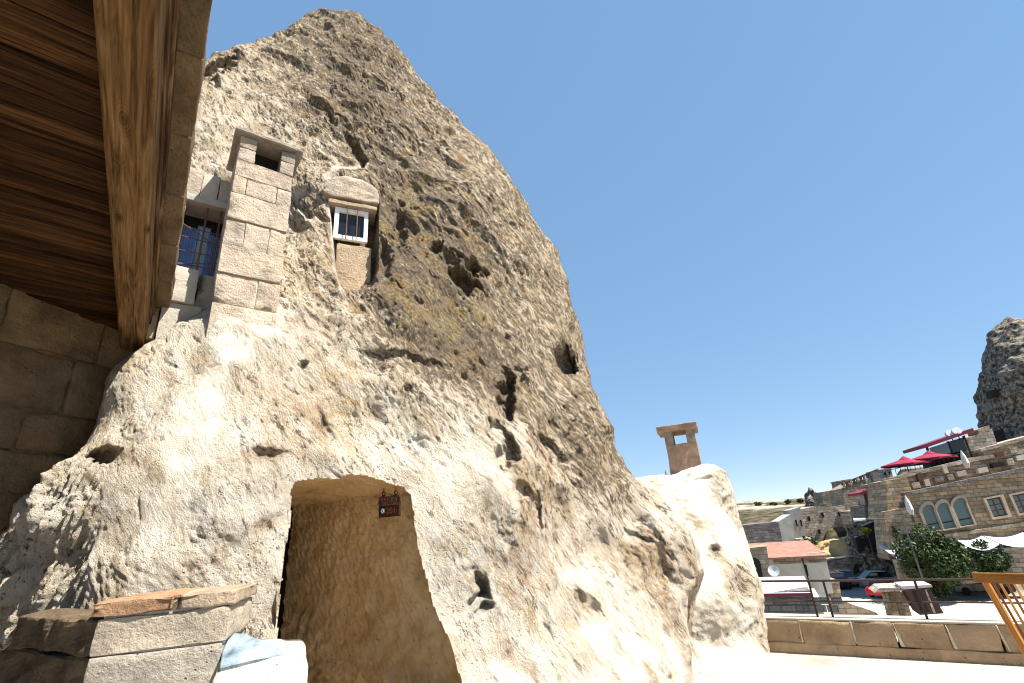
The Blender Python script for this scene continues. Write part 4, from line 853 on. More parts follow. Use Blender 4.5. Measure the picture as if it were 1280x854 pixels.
t2 = bld('arched_porch', 'brown stone porch with a dark round arch beside the cream house', 'porch', P2, [(938,685),(958,683),(968,742),(938,742)], 3.0, TOWN)
arc = [(938,742),(938,697)]+[(940+11*math.sin(a), 706-9*math.cos(a)) for a in np.linspace(0, 1.5, 6)]+[(957,742)]
quad(P2, arc, 0.0, 0.06, DARK, t2, 'archway')
dsh = at(967, 714, 47.5); e = MB(); nrm = Vector((-dsh).tolist()).normalized(); nrm.z = 0.3; nrm.normalize(); ax = nrm.orthogonal().normalized(); bx_ = nrm.cross(ax)
vs_ = [Vector(dsh)]; R_ = 0.42
for k in range(14): vs_.append(Vector(dsh)+nrm*0.1+ax*R_*math.cos(k*math.pi/7)+bx_*R_*math.sin(k*math.pi/7))
e.add([tuple(v) for v in vs_], [(0, k+1, (k+1) % 14+1) for k in range(14)])
sd_ = thing('satellite_dish', 'pale grey satellite dish on the cream house wall', 'dish', loc=tuple(dsh)); o = e.build('dish', ROOFW); o.modifiers.new('thick', 'SOLIDIFY').thickness = 0.03; keep(o, sd_); keep(MB().tube([vs_[0], vs_[0]-nrm*0.35], 0.04, 6).build('arm', DARK), sd_)
# --- houses on the slope
P = fplane(955, 665, 80, 195)
t = bld('grey_stone_house', 'grey rough stone house with a side wall coloured as sunlit below the hill', 'house', P, [(925,657),(973,652),(981,690),(925,690)], 5.0, TOWNG)
quad(P, [(973,652),(988,643),(997,690),(981,690)], -5.0, -0.05, TOWNW, t, 'side_wall')  # white colour stands for sun on this side, front grey for shade
P = fplane(1000, 650, 84, 195)
t = bld('slim_tower', 'slim grey plastered tower house with two slit windows', 'tower', P, [(986,638),(1000,634),(1012,690),(998,690)], 4.0, stone_mat('grey_plaster', (0.36, 0.35, 0.35), 0.15, 1.0, False, 0.02))
for x in (993.5, 999.5): quad(P, [(x,650),(x+2,649.6),(x+4,657.6),(x+2,658)], 0.0, 0.05, DARK, t, 'window')
P = fplane(1030, 655, 88, 195)
t = bld('ruined_stone_house', 'pale ruined rubble stone house with small dark openings', 'house', P, [(999,637),(1018,633),(1040,634),(1056,631),(1064,690),(1010,690)], 6.0, TOWNP)
for x, y in ((1026, 641), (1047, 640), (1009, 646), (1022, 662)): quad(P, [(x,y),(x+3,y-0.5),(x+4.5,y+5),(x+1.5,y+5.5)], 0.0, 0.08, DARK, t, 'window')
P = fplane(1045, 616, 105, 195)
bld('flat_tan_house', 'low tan flat-roofed house beside the small rock spire', 'house', P, [(1028,615),(1054,611),(1058,640),(1030,640)], 6.0, TOWN)
P = fplane(1075, 605, 90, 195)
t = bld('balustraded_house', 'stone house with a dark balustrade along its flat roof', 'house', P, [(1052,611),(1068,602),(1098,596),(1112,660),(1062,660)], 6.0, TOWN)
quad(P, [(1082,600),(1088,598),(1092,612),(1086,614)], 0.0, 0.15, TOWNW, t, 'white_pier')
for k in range(11):
    x = 1054+k*4.2; y = 609-k*1.75; quad(P, [(x,y-5),(x+2.4,y-6),(x+3,y+1),(x+0.6,y+1.6)], -0.3, 0.05, WOODB if k % 2 else TOWNP, t, 'baluster')
quad(P, [(1052,604.5),(1098,585.5),(1098.6,588),(1052.6,607)], -0.3, 0.0, WOODB, t, 'handrail')
P = fplane(1095, 625, 76, 195)
t = bld('porch_house', 'stone house with a shaded porch and an arched blue window', 'house', P, [(1080,632),(1120,627),(1135,690),(1090,690)], 5.0, TOWNG)
quad(P, [(1074,616),(1112,603),(1116,606),(1076,619)], -4, 0.4, DKRED, t, 'porch_roof'); quad(P, [(1078,614),(1112,606),(1122,628),(1082,633)], -4.0, -2.5, TOWNW, t, 'porch_back')
aw = [(1086,632),(1085,622)]+[(1085+5.5-5.5*math.cos(a), 620-5*math.sin(a)) for a in np.linspace(0.2, 2.9, 6)]+[(1096.5,621),(1098,631)]
o = quad(P, aw, -2.5, -2.4, TEAL, t, 'window'); quad(P, [(1103,614),(1109,613),(1113,628),(1107,629)], -2.5, -2.4, DARK, t, 'door')
for x in (1079, 1111): quad(P, [(x,613),(x+2.5,612),(x+7.5,632),(x+5,633)], -0.3, 0.0, WOODB, t, 'post')
# small rock spire and brown ruined rock
def mini_rock(name, label, base, h, r, lean=(0, 0), seed=0, mat=None, nu=70, nv=60, prof=None, hole=None, k=1.0):
    th = np.linspace(0, 2*math.pi, nu, endpoint=False); tt = np.linspace(0, 1, nv); T, Z = np.meshgrid(th, tt); pr = np.interp(Z, [0, 0.25, 0.5, 0.75, 0.92, 1], prof or [1, 0.86, 0.62, 0.36, 0.16, 0.0])
    X = base[0]+lean[0]*Z*h+np.sin(T)*pr*r; Y = base[1]+lean[1]*Z*h+np.cos(T)*pr*r; V = np.stack([X, Y, base[2]+Z*h], -1).reshape(-1, 3)
    N = np.stack([np.sin(T), np.cos(T), 0.3+0*T], -1).reshape(-1, 3); d = r*(0.22*fbm(V/r, 1.1, 4, 0.55, seed)+0.12*(0.5-np.abs(fbm(V/r, 2.6, 3, 0.5, seed+3))))*np.clip(pr.ravel()*2.5, 0.1, 1)*(0.6 if r > 7 else 1.0)
    V = V+N*d[:, None]; me = grid_mesh(name, V, nu, nv, True)
    w = np.clip(0.55+0.6*fbm(V/r, 1.5, 3, 0.5, seed+9), 0, 1)
    for nm, ch in (('zone', (w, 0*w, 0*w)), ('zone2', (0*w, 0.3*(1-w), 0.5*w))):
        a_ = me.attributes.new(nm, 'FLOAT_COLOR', 'POINT'); a_.data.foreach_set('color', np.ascontiguousarray(np.stack([*ch, np.ones(len(V))], 1), np.float32).ravel())
    return link(name, me, mat or ROCK, None, True)
def far_rock_mat():
    M = NT('far_tuff', 0.97, 0.08); co = M.coord((1, 1, 1), False); sp = M.n('ShaderNodeSeparateColor'); M.l(M.attr('zone'), sp.inputs[0])
    n1 = M.noise(co, 0.5, 8, 0.7); n2 = M.noise(co, 2.2, 6, 0.7)
    c = M.ramp(n2, [(0.38, (0.025, 0.022, 0.018)), (0.49, (0.13, 0.11, 0.086)), (0.62, (0.36, 0.315, 0.25))]); c = M.mix(M.ramp(n1, [(0.54, (0, 0, 0)), (0.62, (0.7, 0.7, 0.7))]), c, (0.36, 0.315, 0.25))
    M.color(c); M.bump(M.math('ADD', n1, M.math('MULTIPLY', n2, 0.6)), 0.5); return M.m
FARR = far_rock_mat()
b = at(1019, 632, 118); o = mini_rock('rock_spire', '', b-UP*1, 4.6, 2.0, (-0.05, 0), 5, FARR); tag(o, 'small pointed rock spire on the skyline among far houses', 'rock')
bc = np.r_[azd(48.6)[:2]*96, 7.0]; hC = 1.62+96*math.tan(rad(13.6))-bc[2]+4
cone = thing('far_rock_cone', 'tall dark jagged rock cone with carved openings rising behind the hotel', 'rock', loc=tuple(bc-UP*4))
o = mini_rock('rock_body', '', bc-UP*4, hC, 8.3, (-0.05, 0.05), 11, FARR, 170, 170, [1.05, 1.0, 0.88, 0.62, 0.30, 0.02]); keep(o, cone)
cp = Plane(at(1262, 480, 89.6), 205)
for q in ([(1256,463),(1267,461),(1275,476),(1264,480)], [(1238,488),(1250,486),(1252,493),(1240,496)], [(1240,540),(1254,536),(1260,556),(1246,560)]): quad(cp, q, -2.0, -0.4, DARK if q[0][0] < 1250 else TOWN, cone, 'carved_opening')
b = at(1096, 694, 77); rr = thing('broken_rock', 'brown broken rock with dark hollows beside the road wall', 'rock', loc=tuple(b-UP*2)); o = mini_rock('rock_body', '', b-UP*2, 6.0, 2.9, (0.05, 0), 21, FARR, 80, 60, [1.15, 1.05, 0.95, 0.9, 0.75, 0.0]); keep(o, rr)
cp = Plane(at(1085, 675, 73.0), 205); 
for q in ([(1078,658),(1092,652),(1104,688),(1088,690)], [(1069,672),(1076,670),(1081,688),(1073,690)]): quad(cp, q, -3.0, -0.2, DARK, rr, 'hollow')
b = at(1046, 688, 80); o = mini_rock('earth_bank', '', b-UP*1.2, 2.6, 4.2, (0, 0), 31, plain('dry_earth', (0.42, 0.30, 0.14), 0.95, 0, 0.35, 0.6), 50, 24, [1, 0.85, 0.65, 0.45, 0.25, 0]); tag(o, 'straw-coloured dry earth bank above the road wall', 'bank')
# --- road wall
P = fplane(1075, 708, 75, 195)
t = bld('road_wall', 'long grey-brown stone wall curving along the road with small doors', 'wall', P, [(1028,700),(1060,696),(1090,694),(1128,694),(1140,728),(1034,722)], 0.6, stone_mat('road_wall_stone', (0.25, 0.21, 0.175), 0.45, 1.5, bump=0.06, brick=0.3))
quad(P, [(1028,699),(1060,695),(1090,693),(1128,692.5),(1128,694),(1090,694.5),(1060,696.5),(1028,700.5)], -0.7, 0.1, TOWNP, t, 'coping')
ar = [(1068,718),(1067,710),(1069,705.5),(1072,704),(1075,706),(1078,717)]; quad(P, ar, 0.0, 0.05, DARK, t, 'arch_niche'); quad(P, [(1089,707),(1093,706.5),(1097,720),(1093,720.5)], 0.0, 0.05, DARK, t, 'door'); quad(P, [(1085,698),(1088,698),(1090,705),(1087,705)], 0.0, 0.05, DARK, t, 'window'); quad(P, [(1075,699),(1079,698.5),(1081,707),(1077,707.5)], 0.05, 0.1, WPAINT, t, 'notice_board')
P = fplane(1075, 760, 46, 200)
bld('ramp_wall', 'low brown sloping wall beside the pale plaza', 'wall', P, [(1040,754),(1055,752),(1096,766),(1110,785),(1040,785)], 0.5, TOWN)
P = fplane(1040, 735, 56, 195); t = bld('gate_pillar', 'stout brown gate pillar with a rounded cap beside parked cars', 'pillar', P, [(1036,729),(1049,728),(1052,748),(1040,748)], 1.0, TOWN); quad(P, [(1031,730),(1036,725),(1044,724),(1050,728)], -1.1, 0.1, PARM, t, 'cap')
# --- cars
def car(label, px, py, rot, col, scale=1.0):
    b = onz(px, py, STREET+0.05); cm = plain('car_paint', col, 0.25, 0.3, 0.05, 1.0, 0.5)
    t = thing('parked_car', label, 'car', None, tuple(b)); f = azd(rot); r_ = azd(rot+90)
    pt = lambda x, y, z: b+f*x*scale+r_*y*scale+UP*z*scale
    prof = [(-2.1, 0.25), (2.1, 0.25), (2.15, 0.6), (2.0, 0.75), (1.1, 0.88), (-1.9, 0.92), (-2.12, 0.7)]
    keep(MB().prism([pt(x, -0.85, z) for x, z in prof], r_*1.7*scale).build('body', cm, None, 0.05, 2), t)
    cab = [(1.0, 0.88), (0.35, 1.40), (-1.15, 1.42), (-1.85, 0.92)]; keep(MB().prism([pt(x, -0.74, z-0.02) for x, z in cab], r_*1.48*scale).build('cabin', GLASS, None, 0.05, 2), t)
    keep(MB().hexa([pt(0.3, -0.7, 1.39), pt(-1.12, -0.7, 1.41), pt(-1.12, 0.7, 1.41), pt(0.3, 0.7, 1.39), pt(0.3, -0.7, 1.45), pt(-1.12, -0.7, 1.47), pt(-1.12, 0.7, 1.47), pt(0.3, 0.7, 1.45)]).build('car_roof', cm, None, 0.03), t)
    for x in (-1.35, 1.35):
        for y in (-0.88, 0.70): keep(MB().prism([pt(x+0.32*math.cos(k*math.pi/7), y, 0.32+0.32*math.sin(k*math.pi/7)) for k in range(14)], r_*0.18*scale).build('wheel', DARK), t)
    for y in (-0.7, 0.5):
        keep(MB().hexa([pt(-2.15, y, 0.62), pt(-2.08, y, 0.62), pt(-2.08, y+0.2, 0.62), pt(-2.15, y+0.2, 0.62), pt(-2.15, y, 0.85), pt(-2.08, y, 0.85), pt(-2.08, y+0.2, 0.85), pt(-2.15, y+0.2, 0.85)]).build('tail_light', plain('tail_red', (0.5, 0.01, 0.01), 0.3)), t)
car('dark silver hatchback parked by the road wall', 1058, 731, 20, (0.20, 0.21, 0.22)); car('black car parked nose to the cream house', 1047, 734, 15, (0.02, 0.02, 0.025)); car('red car half hidden behind the low shelter', 1112, 745, 60, (0.45, 0.02, 0.03)); car('pale blue car squeezed between the shed and the gate pillar', 1024, 748, 15, (0.45, 0.55, 0.62)); car('dark car in the shade of the trees', 1228, 742, 110, (0.05, 0.05, 0.055)); car('pale green old car at the roadside behind the red one', 1105, 733, 100, (0.45, 0.52, 0.45))
# --- shelters on the plaza
P = fplane(1110, 768, 48, 205); t = thing('stone_shelter', 'small open stone shelter with a white slab roof on the plaza', 'shelter', loc=tuple(onz(1115, 770, STREET)))
for x in (1106, 1122): quad(P, [(x-3,739),(x+3,738),(x+11,774),(x+5,774)], -0.6, 0, TOWN, t, 'pillar')
quad(P, [(1093,741),(1100,735),(1128,734),(1134,738)], -2.2, 0.25, TOWNP, t, 'slab_roof'); quad(P, [(1106,742),(1130,739),(1140,770),(1116,774)], -2.0, -1.6, TOWN, t, 'back_wall')
P = fplane(1155, 750, 47, 205); t = thing('dark_kiosk', 'dark brown wooden kiosk with a flat mauve roof on the plaza', 'kiosk', loc=tuple(onz(1155, 768, STREET)))
quad(P, [(1131,736),(1162,735),(1180,767),(1150,769)], -2.0, 0, plain('kiosk_wood', (0.06, 0.03, 0.025), 0.7, 0, 0.4, 3.0), t, 'body'); quad(P, [(1127,733),(1164,731),(1166,734),(1129,737)], -2.2, 0.2, plain('mauve_roof', (0.50, 0.42, 0.45), 0.7), t, 'flat_roof')
quad(P, [(1141,740),(1150,739.5),(1161,765),(1152,766)], 0.0, 0.04, DARK, t, 'shutter'); quad(P, [(1156,737),(1158,737),(1170,767),(1167,767)], 0.0, 0.06, TOWNP, t, 'corner_post')
# --- street lamp
lt = at(1130, 648, 56); lb = onz(1165, 757, STREET); lt = np.array([lb[0], lb[1], 0]) + UP*(EYE+math.hypot(lb[0], lb[1])*math.tan(rad(-1.5)))
lamp = thing('street_lamp', 'tall thin street lamp with a long side arm in front of the hotel', 'lamp', loc=tuple(lb)); LM = plain('lamp_grey', (0.12, 0.13, 0.13), 0.5, 0.5)
keep(MB().tube([lb, lt], 0.09, 8, 0.05).build('pole', LM), lamp); arm_e = lt - azd(120)*2.6 + UP*0.12; keep(MB().tube([lt, arm_e], 0.05, 8).build('arm', LM), lamp); keep(MB().tube([arm_e, arm_e-azd(120)*0.9], 0.09, 8, 0.14).build('lamp_head', ROOFW), lamp)
lb2 = onz(1126, 722, STREET); l2 = thing('utility_pole', 'slender dark utility pole in front of the broken rock', 'pole', loc=tuple(lb2)); keep(MB().tube([lb2, np.array([lb2[0], lb2[1], lb2[2]+7.0])], 0.06, 6, 0.04).build('pole', DARK), l2); keep(MB().tube([lb2+UP*6.8-azd(120)*0.5, lb2+UP*6.8+azd(120)*0.5], 0.03, 6).build('crossbar', DARK), l2)
# --- hotel
HP = fplane(1135, 650, 60, 195.5); HSTONE = stone_mat('hotel_ashlar', (0.38, 0.295, 0.205), 0.5, 1.6, bump=0.06, brick=0.34)
hot = bld('cave_hotel', 'brown ashlar hotel front with three arched windows and square casements', 'building', HP, [(1134,618),(1310,582),(1330,664),(1200,682),(1156,690)], 8.0, HSTONE)
quad(HP, [(1130,616),(1310,578),(1310,583.5),(1131,620)], -0.4, 0.35, TOWNG, hot, 'cornice'); quad(HP, [(1158,672),(1325,646),(1328,650),(1159,676)], 0.0, 0.25, TOWN, hot, 'string_course')
TRIM = stone_mat('window_trim_stone', (0.45, 0.36, 0.27), 0.2, 2.0, bump=0.03)
def archq(x, y, w, hgt, lean): # arched outline, left-bottom pixel
    lx, by = x, y; pts = [(lx, by), (lx+w, by-w*0.18)]; n_ = 8
    cxx, cyy = lx+w/2-hgt*lean, by-w*0.09-hgt+w*0.5
    for k in range(n_+1):
        a = math.pi*k/n_; pts.append((cxx+w/2*math.cos(a), cyy-w*0.09*math.cos(a)-w*0.55*math.sin(a)))
    return pts
def ringq(P, outer, inner, d0, d1, mat, parent, name):       # raised surround, open in the middle
    e = MB(); n_ = len(outer); O = [P.pt(*P.hit(x, y), 0) for x, y in outer]; I = [P.pt(*P.hit(x, y), 0) for x, y in inner]
    for k in range(n_):
        j = (k+1) % n_; q = [O[k], O[j], I[j], I[k]]; e.prism([p+P.n*d0 for p in q], P.n*(d1-d0))
    return keep(e.build(name, mat), parent)
for i, (x, y) in enumerate(((1161, 665), (1179.5, 662.5), (1200, 659))):
    w = 15 if i < 2 else 17; wi = ringq(HP, archq(x-2.5, y+1.5, w+5, 37 if i < 2 else 38, 0.30), archq(x, y, w, 32 if i < 2 else 34, 0.30), 0.0, 0.22, TRIM, hot, 'window_surround'); bpy.context.view_layer.update()
    sub(quad(HP, archq(x, y, w, 32 if i < 2 else 34, 0.30), 0.0, 0.02, TEAL, None, 'pane'), wi)
    sub(quad(HP, [(x-2.6,y-9),(x+w-2.6,y-9-w*.18),(x+w-2.2,y-8-w*.18),(x-2.2,y-8)], 0.02, 0.07, DARK, None, 'transom'), wi); sub(quad(HP, [(x-0.4,y-0.2),(x+w-0.2,y-w*.18),(x+w,y+0.8-w*.18),(x,y+0.9)], 0.16, 0.3, TRIM, None, 'sill'), wi)
for x, y in ((1231, 623), (1263, 618)):
    wi = ringq(HP, [(x-4,y),(x+21,y-5),(x+32,y+23),(x+8,y+27)], [(x,y+1.5),(x+18,y-2),(x+27,y+21),(x+9.5,y+24)], 0.0, 0.25, TRIM, hot, 'window_surround'); bpy.context.view_layer.update()
    sub(quad(HP, [(x,y+1.5),(x+18,y-2),(x+27,y+21),(x+9.5,y+24)], 0.0, 0.03, WOODB, None, 'frame'), wi)
    for r_ in range(3):
        for c_ in range(2):
            px0 = x+1.6+c_*8.6+r_*3.0; py0 = y+3-c_*1.6+r_*7.0; sub(quad(HP, [(px0,py0),(px0+6.6,py0-1.2),(px0+9,py0+4.6),(px0+2.4,py0+5.8)], 0.032, 0.045, TEAL, None, 'pane'), wi)
quad(HP, [(1105,640),(1134,634),(1160,690),(1112,700)], -3.0, -0.2, HSTONE, hot, 'side_wing'); quad(HP, [(1129,669),(1139,667),(1145,677),(1135,679)], -0.2, -0.12, DARK, hot, 'window'); quad(HP, [(1108,601),(1133,596),(1150,640),(1110,650)], -6.0, -1.0, HSTONE, hot, 'rear_wing')
def closed_parasol(label, px, py, D, hgt, mat, grp=None):
    b = at(px, py, D); t = thing('closed_parasol', label, 'parasol', grp, tuple(b)); keep(MB().tube([b, b+UP*hgt*0.35], 0.03, 6).build('pole', WOODB), t); e = MB(); e.tube([b+UP*hgt*0.12, b+UP*hgt*0.35], 0.14, 10, 0.27); e.tube([b+UP*hgt*0.35, b+UP*hgt*0.7], 0.27, 10, 0.2); e.tube([b+UP*hgt*0.7, b+UP*hgt], 0.2, 10, 0.03); keep(e.build('canopy', mat), t)
closed_parasol('closed cream parasol on the side balcony left of the arched windows', 1141, 647, 58.5, 1.9, CANV); closed_parasol('closed cream parasol on the upper hotel terrace near the glass pavilion', 1211, 588, 65, 1.9, CANV)
# upper terraces of the hotel
UPW = fplane(1160, 590, 66, 195.5)
t = bld('upper_terrace', 'stepped upper terrace walls of the hillside hotel with clutter', 'terrace', UPW, [(1106,602),(1215,575),(1310,560),(1310,592),(1136,622)], 7.0, TOWN)
quad(UPW, [(1104,599),(1215,572),(1310,556),(1310,561),(1216,577),(1105,603)], -0.5, 0.3, TOWNP, t, 'terrace_edge'); quad(UPW, [(1228,562),(1310,540),(1310,560),(1232,576)], -9.0, -3.0, TOWN, t, 'retaining_wall'); quad(UPW, [(1226,561),(1310,538),(1310,542),(1227,565)], -9.0, -2.8, TOWNP, t, 'terrace_edge')
for x, y, w, h_, m_ in ((1140,604,9,7,TOWNP),(1155,600,6,8,TOWNW),(1168,597,10,6,TOWNG),(1184,594,7,7,TOWNP),(1196,590,11,6,TOWNW),(1222,586,12,6,TOWNW),(1240,580,14,5,DARK),(1258,574,8,8,TOWNP),(1270,570,10,6,TOWNW),(1146,592,5,10,WOODB),(1178,583,5,9,TOWNW),(1244,566,10,6,WOODB),(1262,560,9,7,TOWN)):
    quad(UPW, [(x,y),(x+w,y-w*.2),(x+w+h_*.35,y+h_-w*.2),(x+h_*.35,y+h_)], 0.0, 0.5, m_, t, 'planter')
for k in range(16):
    x = 1108+k*6.0; y = 596-k*1.45; keep(MB().tube([UPW.pt(*UPW.hit(x, y), 0.1), UPW.pt(*UPW.hit(x-1.6, y-7), 0.1)], 0.03, 5).build('railing_post', DARK), t)
keep(MB().tube([UPW.pt(*UPW.hit(1106, 589), 0.1), UPW.pt(*UPW.hit(1200, 567), 0.1)], 0.035, 5).build('rail', DARK), t)
GPV = fplane(1185, 560, 72, 195.5)
t = bld('glass_pavilion', 'rooftop glass pavilion with a thin dark red roof above the terrace', 'pavilion', GPV, [(1204,550),(1240,536),(1252,572),(1216,580)], 6.0, TOWNP, None, 'stone_wing')
quad(GPV, [(1155,556),(1216,535),(1218,539),(1157,560)], -5, 0.5, DKRED, t, 'roof'); quad(GPV, [(1162,560),(1184,553),(1190,566),(1166,572)], -0.1, 0.0, TEAL, t, 'glazing'); quad(GPV, [(1186,552),(1203,547),(1209,562),(1192,566)], -0.1, 0.0, GLASS, t, 'glazing'); quad(GPV, [(1160,568),(1210,556),(1218,578),(1166,592)], -3.0, -1.2, DARK, t, 'interior')
for x, y in ((1158, 559), (1184, 552), (1204, 545)): quad(GPV, [(x,y),(x+2,y-.6),(x+12,y+26),(x+10,y+26.6)], -0.2, 0.05, DARK, t, 'post')
quad(GPV, [(1234,559),(1241,556),(1246,565),(1238,568)], 0.0, 0.1, DARK, t, 'window'); quad(GPV, [(1222,537),(1236,532),(1238,537),(1224,542)], -2, 0.1, TOWN, t, 'roof_wall')
for i, (x, y) in enumerate(((1188, 543), (1196, 540))):
    p = at(x, y, 72.5); e = MB(); e.tube([p, p+np.array([-0.15, -0.25, 0.12])], 0.5, 10, 0.42); tk = thing('water_tank', 'pale round tank on the pavilion roof '+('nearest the dark cone' if i else 'at the railing side'), 'tank', 'tanks on the pavilion roof', tuple(p)); keep(e.build('drum', ROOFW), tk); keep(MB().tube([p-UP*0.9, p], 0.05, 5).build('stand', DARK), tk)
# crimson parasols
def parasol(label, px, py, D, rx, tilt_):
    top = at(px, py, D); t = thing('open_parasol', label, 'parasol', None, tuple(top-UP*2.9)); e = MB(); n_ = 8; vs_ = [top]; z = 0.62
    for k in range(n_): a = 2*math.pi*k/n_+0.4; vs_.append(top+np.array([rx*math.cos(a), rx*math.sin(a), -z])); 
    for k in range(n_): a = 2*math.pi*k/n_+0.4; vs_.append(top+np.array([rx*math.cos(a), rx*math.sin(a), -z-0.16]))
    e.add(vs_, [(0, 1+k, 1+(k+1) % n_) for k in range(n_)]+[(1+k, 1+n_+k, 1+n_+(k+1) % n_, 1+(k+1) % n_) for k in range(n_)]); o = e.build('canopy', CANR); o.modifiers.new('thick', 'SOLIDIFY').thickness = 0.02; keep(o, t)
    e = MB(); e.tube([top-UP*0.12, top+UP*0.22], 0.55, 8, 0.06); keep(e.build('vent_cap', CANR), t); keep(MB().tube([top-UP*2.9, top], 0.05, 6).build('pole', DARK), t)
    for k in range(4): a = 2*math.pi*k/4+0.4; keep(MB().tube([top-UP*0.9, top+np.array([rx*.6*math.cos(a), rx*.6*math.sin(a), -0.5])], 0.02, 5).build('rib', DARK), t)
parasol('crimson open parasol overhanging the terrace railing, lower of two', 1130, 573, 68, 2.35, 0); parasol('crimson open parasol in front of the glass pavilion, upper of two', 1161, 566, 69, 2.35, 0)
# awnings and retaining wall under the hotel
AP = fplane(1200, 690, 59, 195.5)
t = bld('retaining_wall', 'rough brown retaining wall below the white awnings', 'wall', AP, [(1120,700),(1160,694),(1320,684),(1330,722),(1130,735)], 0.8, TOWN)
quad(AP, [(1125,697),(1160,691),(1320,681),(1320,685),(1160,695),(1126,701)], -0.8, 0.15, TOWNP, t, 'coping')
def awning(label, pts, d0, d1, sag):
    s_ = [AP.hit(x, y) for x, y in pts]; p = AP.pt(s_[0][0], s_[0][1], d0); t = thing('sail_awning', label, 'awning', 'white sail awnings below the hotel', tuple(p)); n_ = 14; V = []
    (sl0, zl0), (sl1, zl1) = s_[0], s_[1]
    for j in range(n_):
        for i in range(n_):
            a, b = i/(n_-1), j/(n_-1); V.append(AP.pt(sl0+(sl1-sl0)*a, zl0+(zl1-zl0)*a+b*1.0-sag*math.sin(math.pi*a)*(1-0.4*b), d1+(d0-d1)*b))
    o = link('canvas', grid_mesh('canvas', np.array(V), n_, n_), CANV, None, True); o.modifiers.new('thick', 'SOLIDIFY').thickness = 0.02; keep(o, t)
    for s in (sl0, sl1): z = (zl0 if s == sl0 else zl1); keep(MB().tube([AP.pt(s, z-2.3, d1), AP.pt(s, z+0.05, d1)], 0.04, 6).build('pole', LM), t)
for a, b, lb_ in (((1120,699),(1160,690),'white sail awning below the small dark side window'), ((1172,688),(1206,684),'white sail awning behind the crown of the broad tree'), ((1208,684),(1246,680),'white sail awning between the broad tree and the smaller one'), ((1248,680),(1300,676),'white sail awning under the square casement windows')): awning(lb_, [a, b], -3.2, 0.4, 0.35)
# --- trees and plants
def leaf_mat(name, c):
    M = NT(name, 0.6, 0.3); oi = M.n('ShaderNodeTexCoord'); nz = M.noise(oi.outputs['Object'], 3.0, 3); M.color(M.ramp(nz, [(0.35, g(c, 0.5)), (0.65, g(c, 1.5))])); 
    try: M.b.inputs['Transmission Weight'].default_value = 0.0
    except Exception: pass
    return M.m
LEAF = leaf_mat('leaf_green', (0.035, 0.06, 0.014)); BARK = plain('bark', (0.10, 0.07, 0.05), 0.95, 0, 0.4, 4.0, bump=0.02)
def tree(name, label, base, h, rx, rz, n, seed, cat='tree', leaf=0.16, mat=None):
    r_ = np.random.default_rng(seed); t = thing(name, label, cat, None, tuple(base)); base = np.array(base); e = MB()
    th_ = h-2*rz*0.85; e.tube([base, base+UP*th_*0.6+np.array([0.05, 0, 0]), base+UP*(th_+0.3*rz)], 0.05*h*0.5, 8, 0.02*h*0.4)
    cen = base+UP*(h-rz); cl = []
    for k in range(30 if rx > 1.5 and rx < 3 else 16):
        d = r_.normal(size=3); d /= np.linalg.norm(d); c_ = cen+d*np.array([rx, rx, rz])*r_.uniform(0.45, 0.9); cl.append((c_, r_.uniform(0.22, 0.42)*rx)); 
        if k < 8: e.tube([base+UP*th_*0.8, (base+UP*th_+c_)/2, c_], 0.06, 5, 0.015)
    keep(e.build('trunk', BARK), t); V = []; Fc = []
    for i in range(n):
        c_, rr_ = cl[r_.integers(len(cl))]; d = r_.normal(size=3); d /= np.linalg.norm(d); p = c_+d*rr_*r_.uniform(0.3, 1.0)**0.5; a = r_.normal(size=3); a /= np.linalg.norm(a); b_ = np.cross(a, r_.normal(size=3)); b_ /= np.linalg.norm(b_); L = leaf*r_.uniform(0.6, 1.4); q = len(V)
        V += [p-a*L, p+b_*L*0.55, p+a*L, p-b_*L*0.55]; Fc.append((q, q+1, q+2, q+3))
    me = bpy.data.meshes.new('crown'); me.from_pydata([tuple(v) for v in V], [], Fc); keep(link('crown', me, mat or LEAF), t); return t
tree('leafy_tree', 'broad dark green leafy tree standing on the plaza before the hotel', onz(1180, 752, STREET), 5.3, 2.7, 2.4, 14000, 1, 'tree', 0.13); tree('leafy_tree', 'smaller sparse green tree right of the broad one', onz(1240, 748, STREET), 4.3, 1.9, 1.6, 5500, 2, 'tree', 0.13)
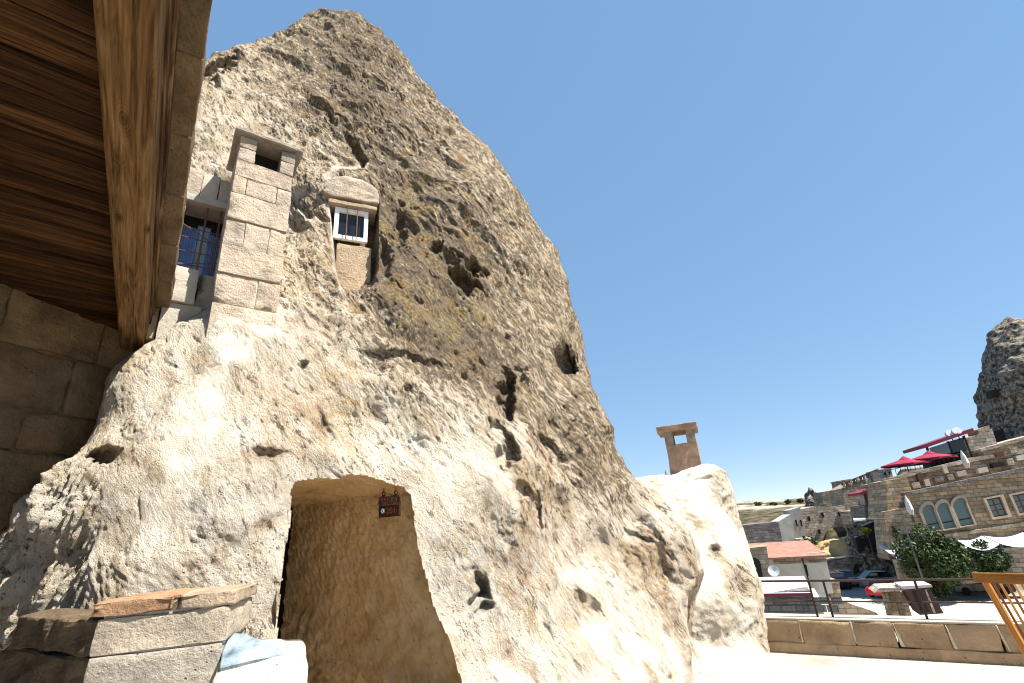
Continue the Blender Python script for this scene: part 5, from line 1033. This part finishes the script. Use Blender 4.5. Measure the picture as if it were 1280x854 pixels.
tree('leafy_bush', 'little yellow flowering bush by the broken rock', at(1091, 690, 71)-UP*0.3, 3.0, 0.55, 0.5, 260, 3, 'bush', 0.12, leaf_mat('leaf_yellow', (0.35, 0.30, 0.03))); tree('leafy_bush', 'small green bush on the ledge below the dark window', at(1124, 682, 60), 1.8, 0.6, 0.7, 300, 4, 'bush', 0.12)
for i, (x, y, D, lb) in enumerate(((1001,629,210,'round dark green shrub on the hill beside the spire'),(985,630,300,'dark shrub on the bare ridge left of the spire'),(967,633,330,'lone dark shrub along the bare ridge'),(948,632,300,'small dark shrub on the bare ridge near the outcrop'),(1016,690,64,'green bush behind the red roof'))): tree('hill_shrub', lb, at(x, y, D), 1.3*D/210+1.2*(D < 100), 1.3*D/210+0.6*(D < 100), 0.6*D/210+0.4*(D < 100), 260, 20+i, 'shrub', 0.3*D/210+0.05)

# --- more stone houses up the slope, each with its own openings
rh = random.Random(4)
for i, (x, y, w, hh, D, mt, lb) in enumerate([(1036,627,14,16,112,TOWNP,'small pale flat-roofed cube house above the ruined house'),(1062,622,12,16,100,TOWN,'narrow brown house behind the ruined house'),(1048,602,16,9,130,TOWN,'low brown house on the skyline left of the balustrade'),(1028,619,9,7,125,TOWNG,'tiny grey hut at the foot of the rock spire'),(1062,640,14,18,86,TOWNP,'pale stone house between the ruined house and the porch'),(1100,588,14,10,88,TOWNP,'pale block house behind the lower crimson parasol'),(1012,627,10,8,120,TOWNG,'grey hut left of the rock spire'),(1000,676,16,14,76,TOWNP,'broken pale masonry below the slim tower')]):
    Pq = fplane(x+w/2, y, D, 195+rh.uniform(-8, 8)); t = bld('hillside_house', lb, 'house', Pq, [(x,y),(x+w,y-w*.17),(x+w+hh*.4,y+hh-w*.17+8),(x+hh*.4,y+hh+8)], 4.5, mt, 'stone houses on the slope')
    quad(Pq, [(x-0.6,y-0.8),(x+w+0.4,y-0.8-w*.17),(x+w+0.6,y+0.6-w*.17),(x-0.4,y+0.7)], -4.6, 0.12, TOWNP if mt is not TOWNP else TOWN, t, 'roof_edge')
    for k in range(2):
        wx = x+w*(0.25+0.4*k)+hh*.12; wy = y+hh*0.3-w*.1*k; quad(Pq, [(wx,wy),(wx+2,wy-.3),(wx+3.3,wy+3.2),(wx+1.3,wy+3.5)], 0.0, 0.06, DARK, t, 'window')
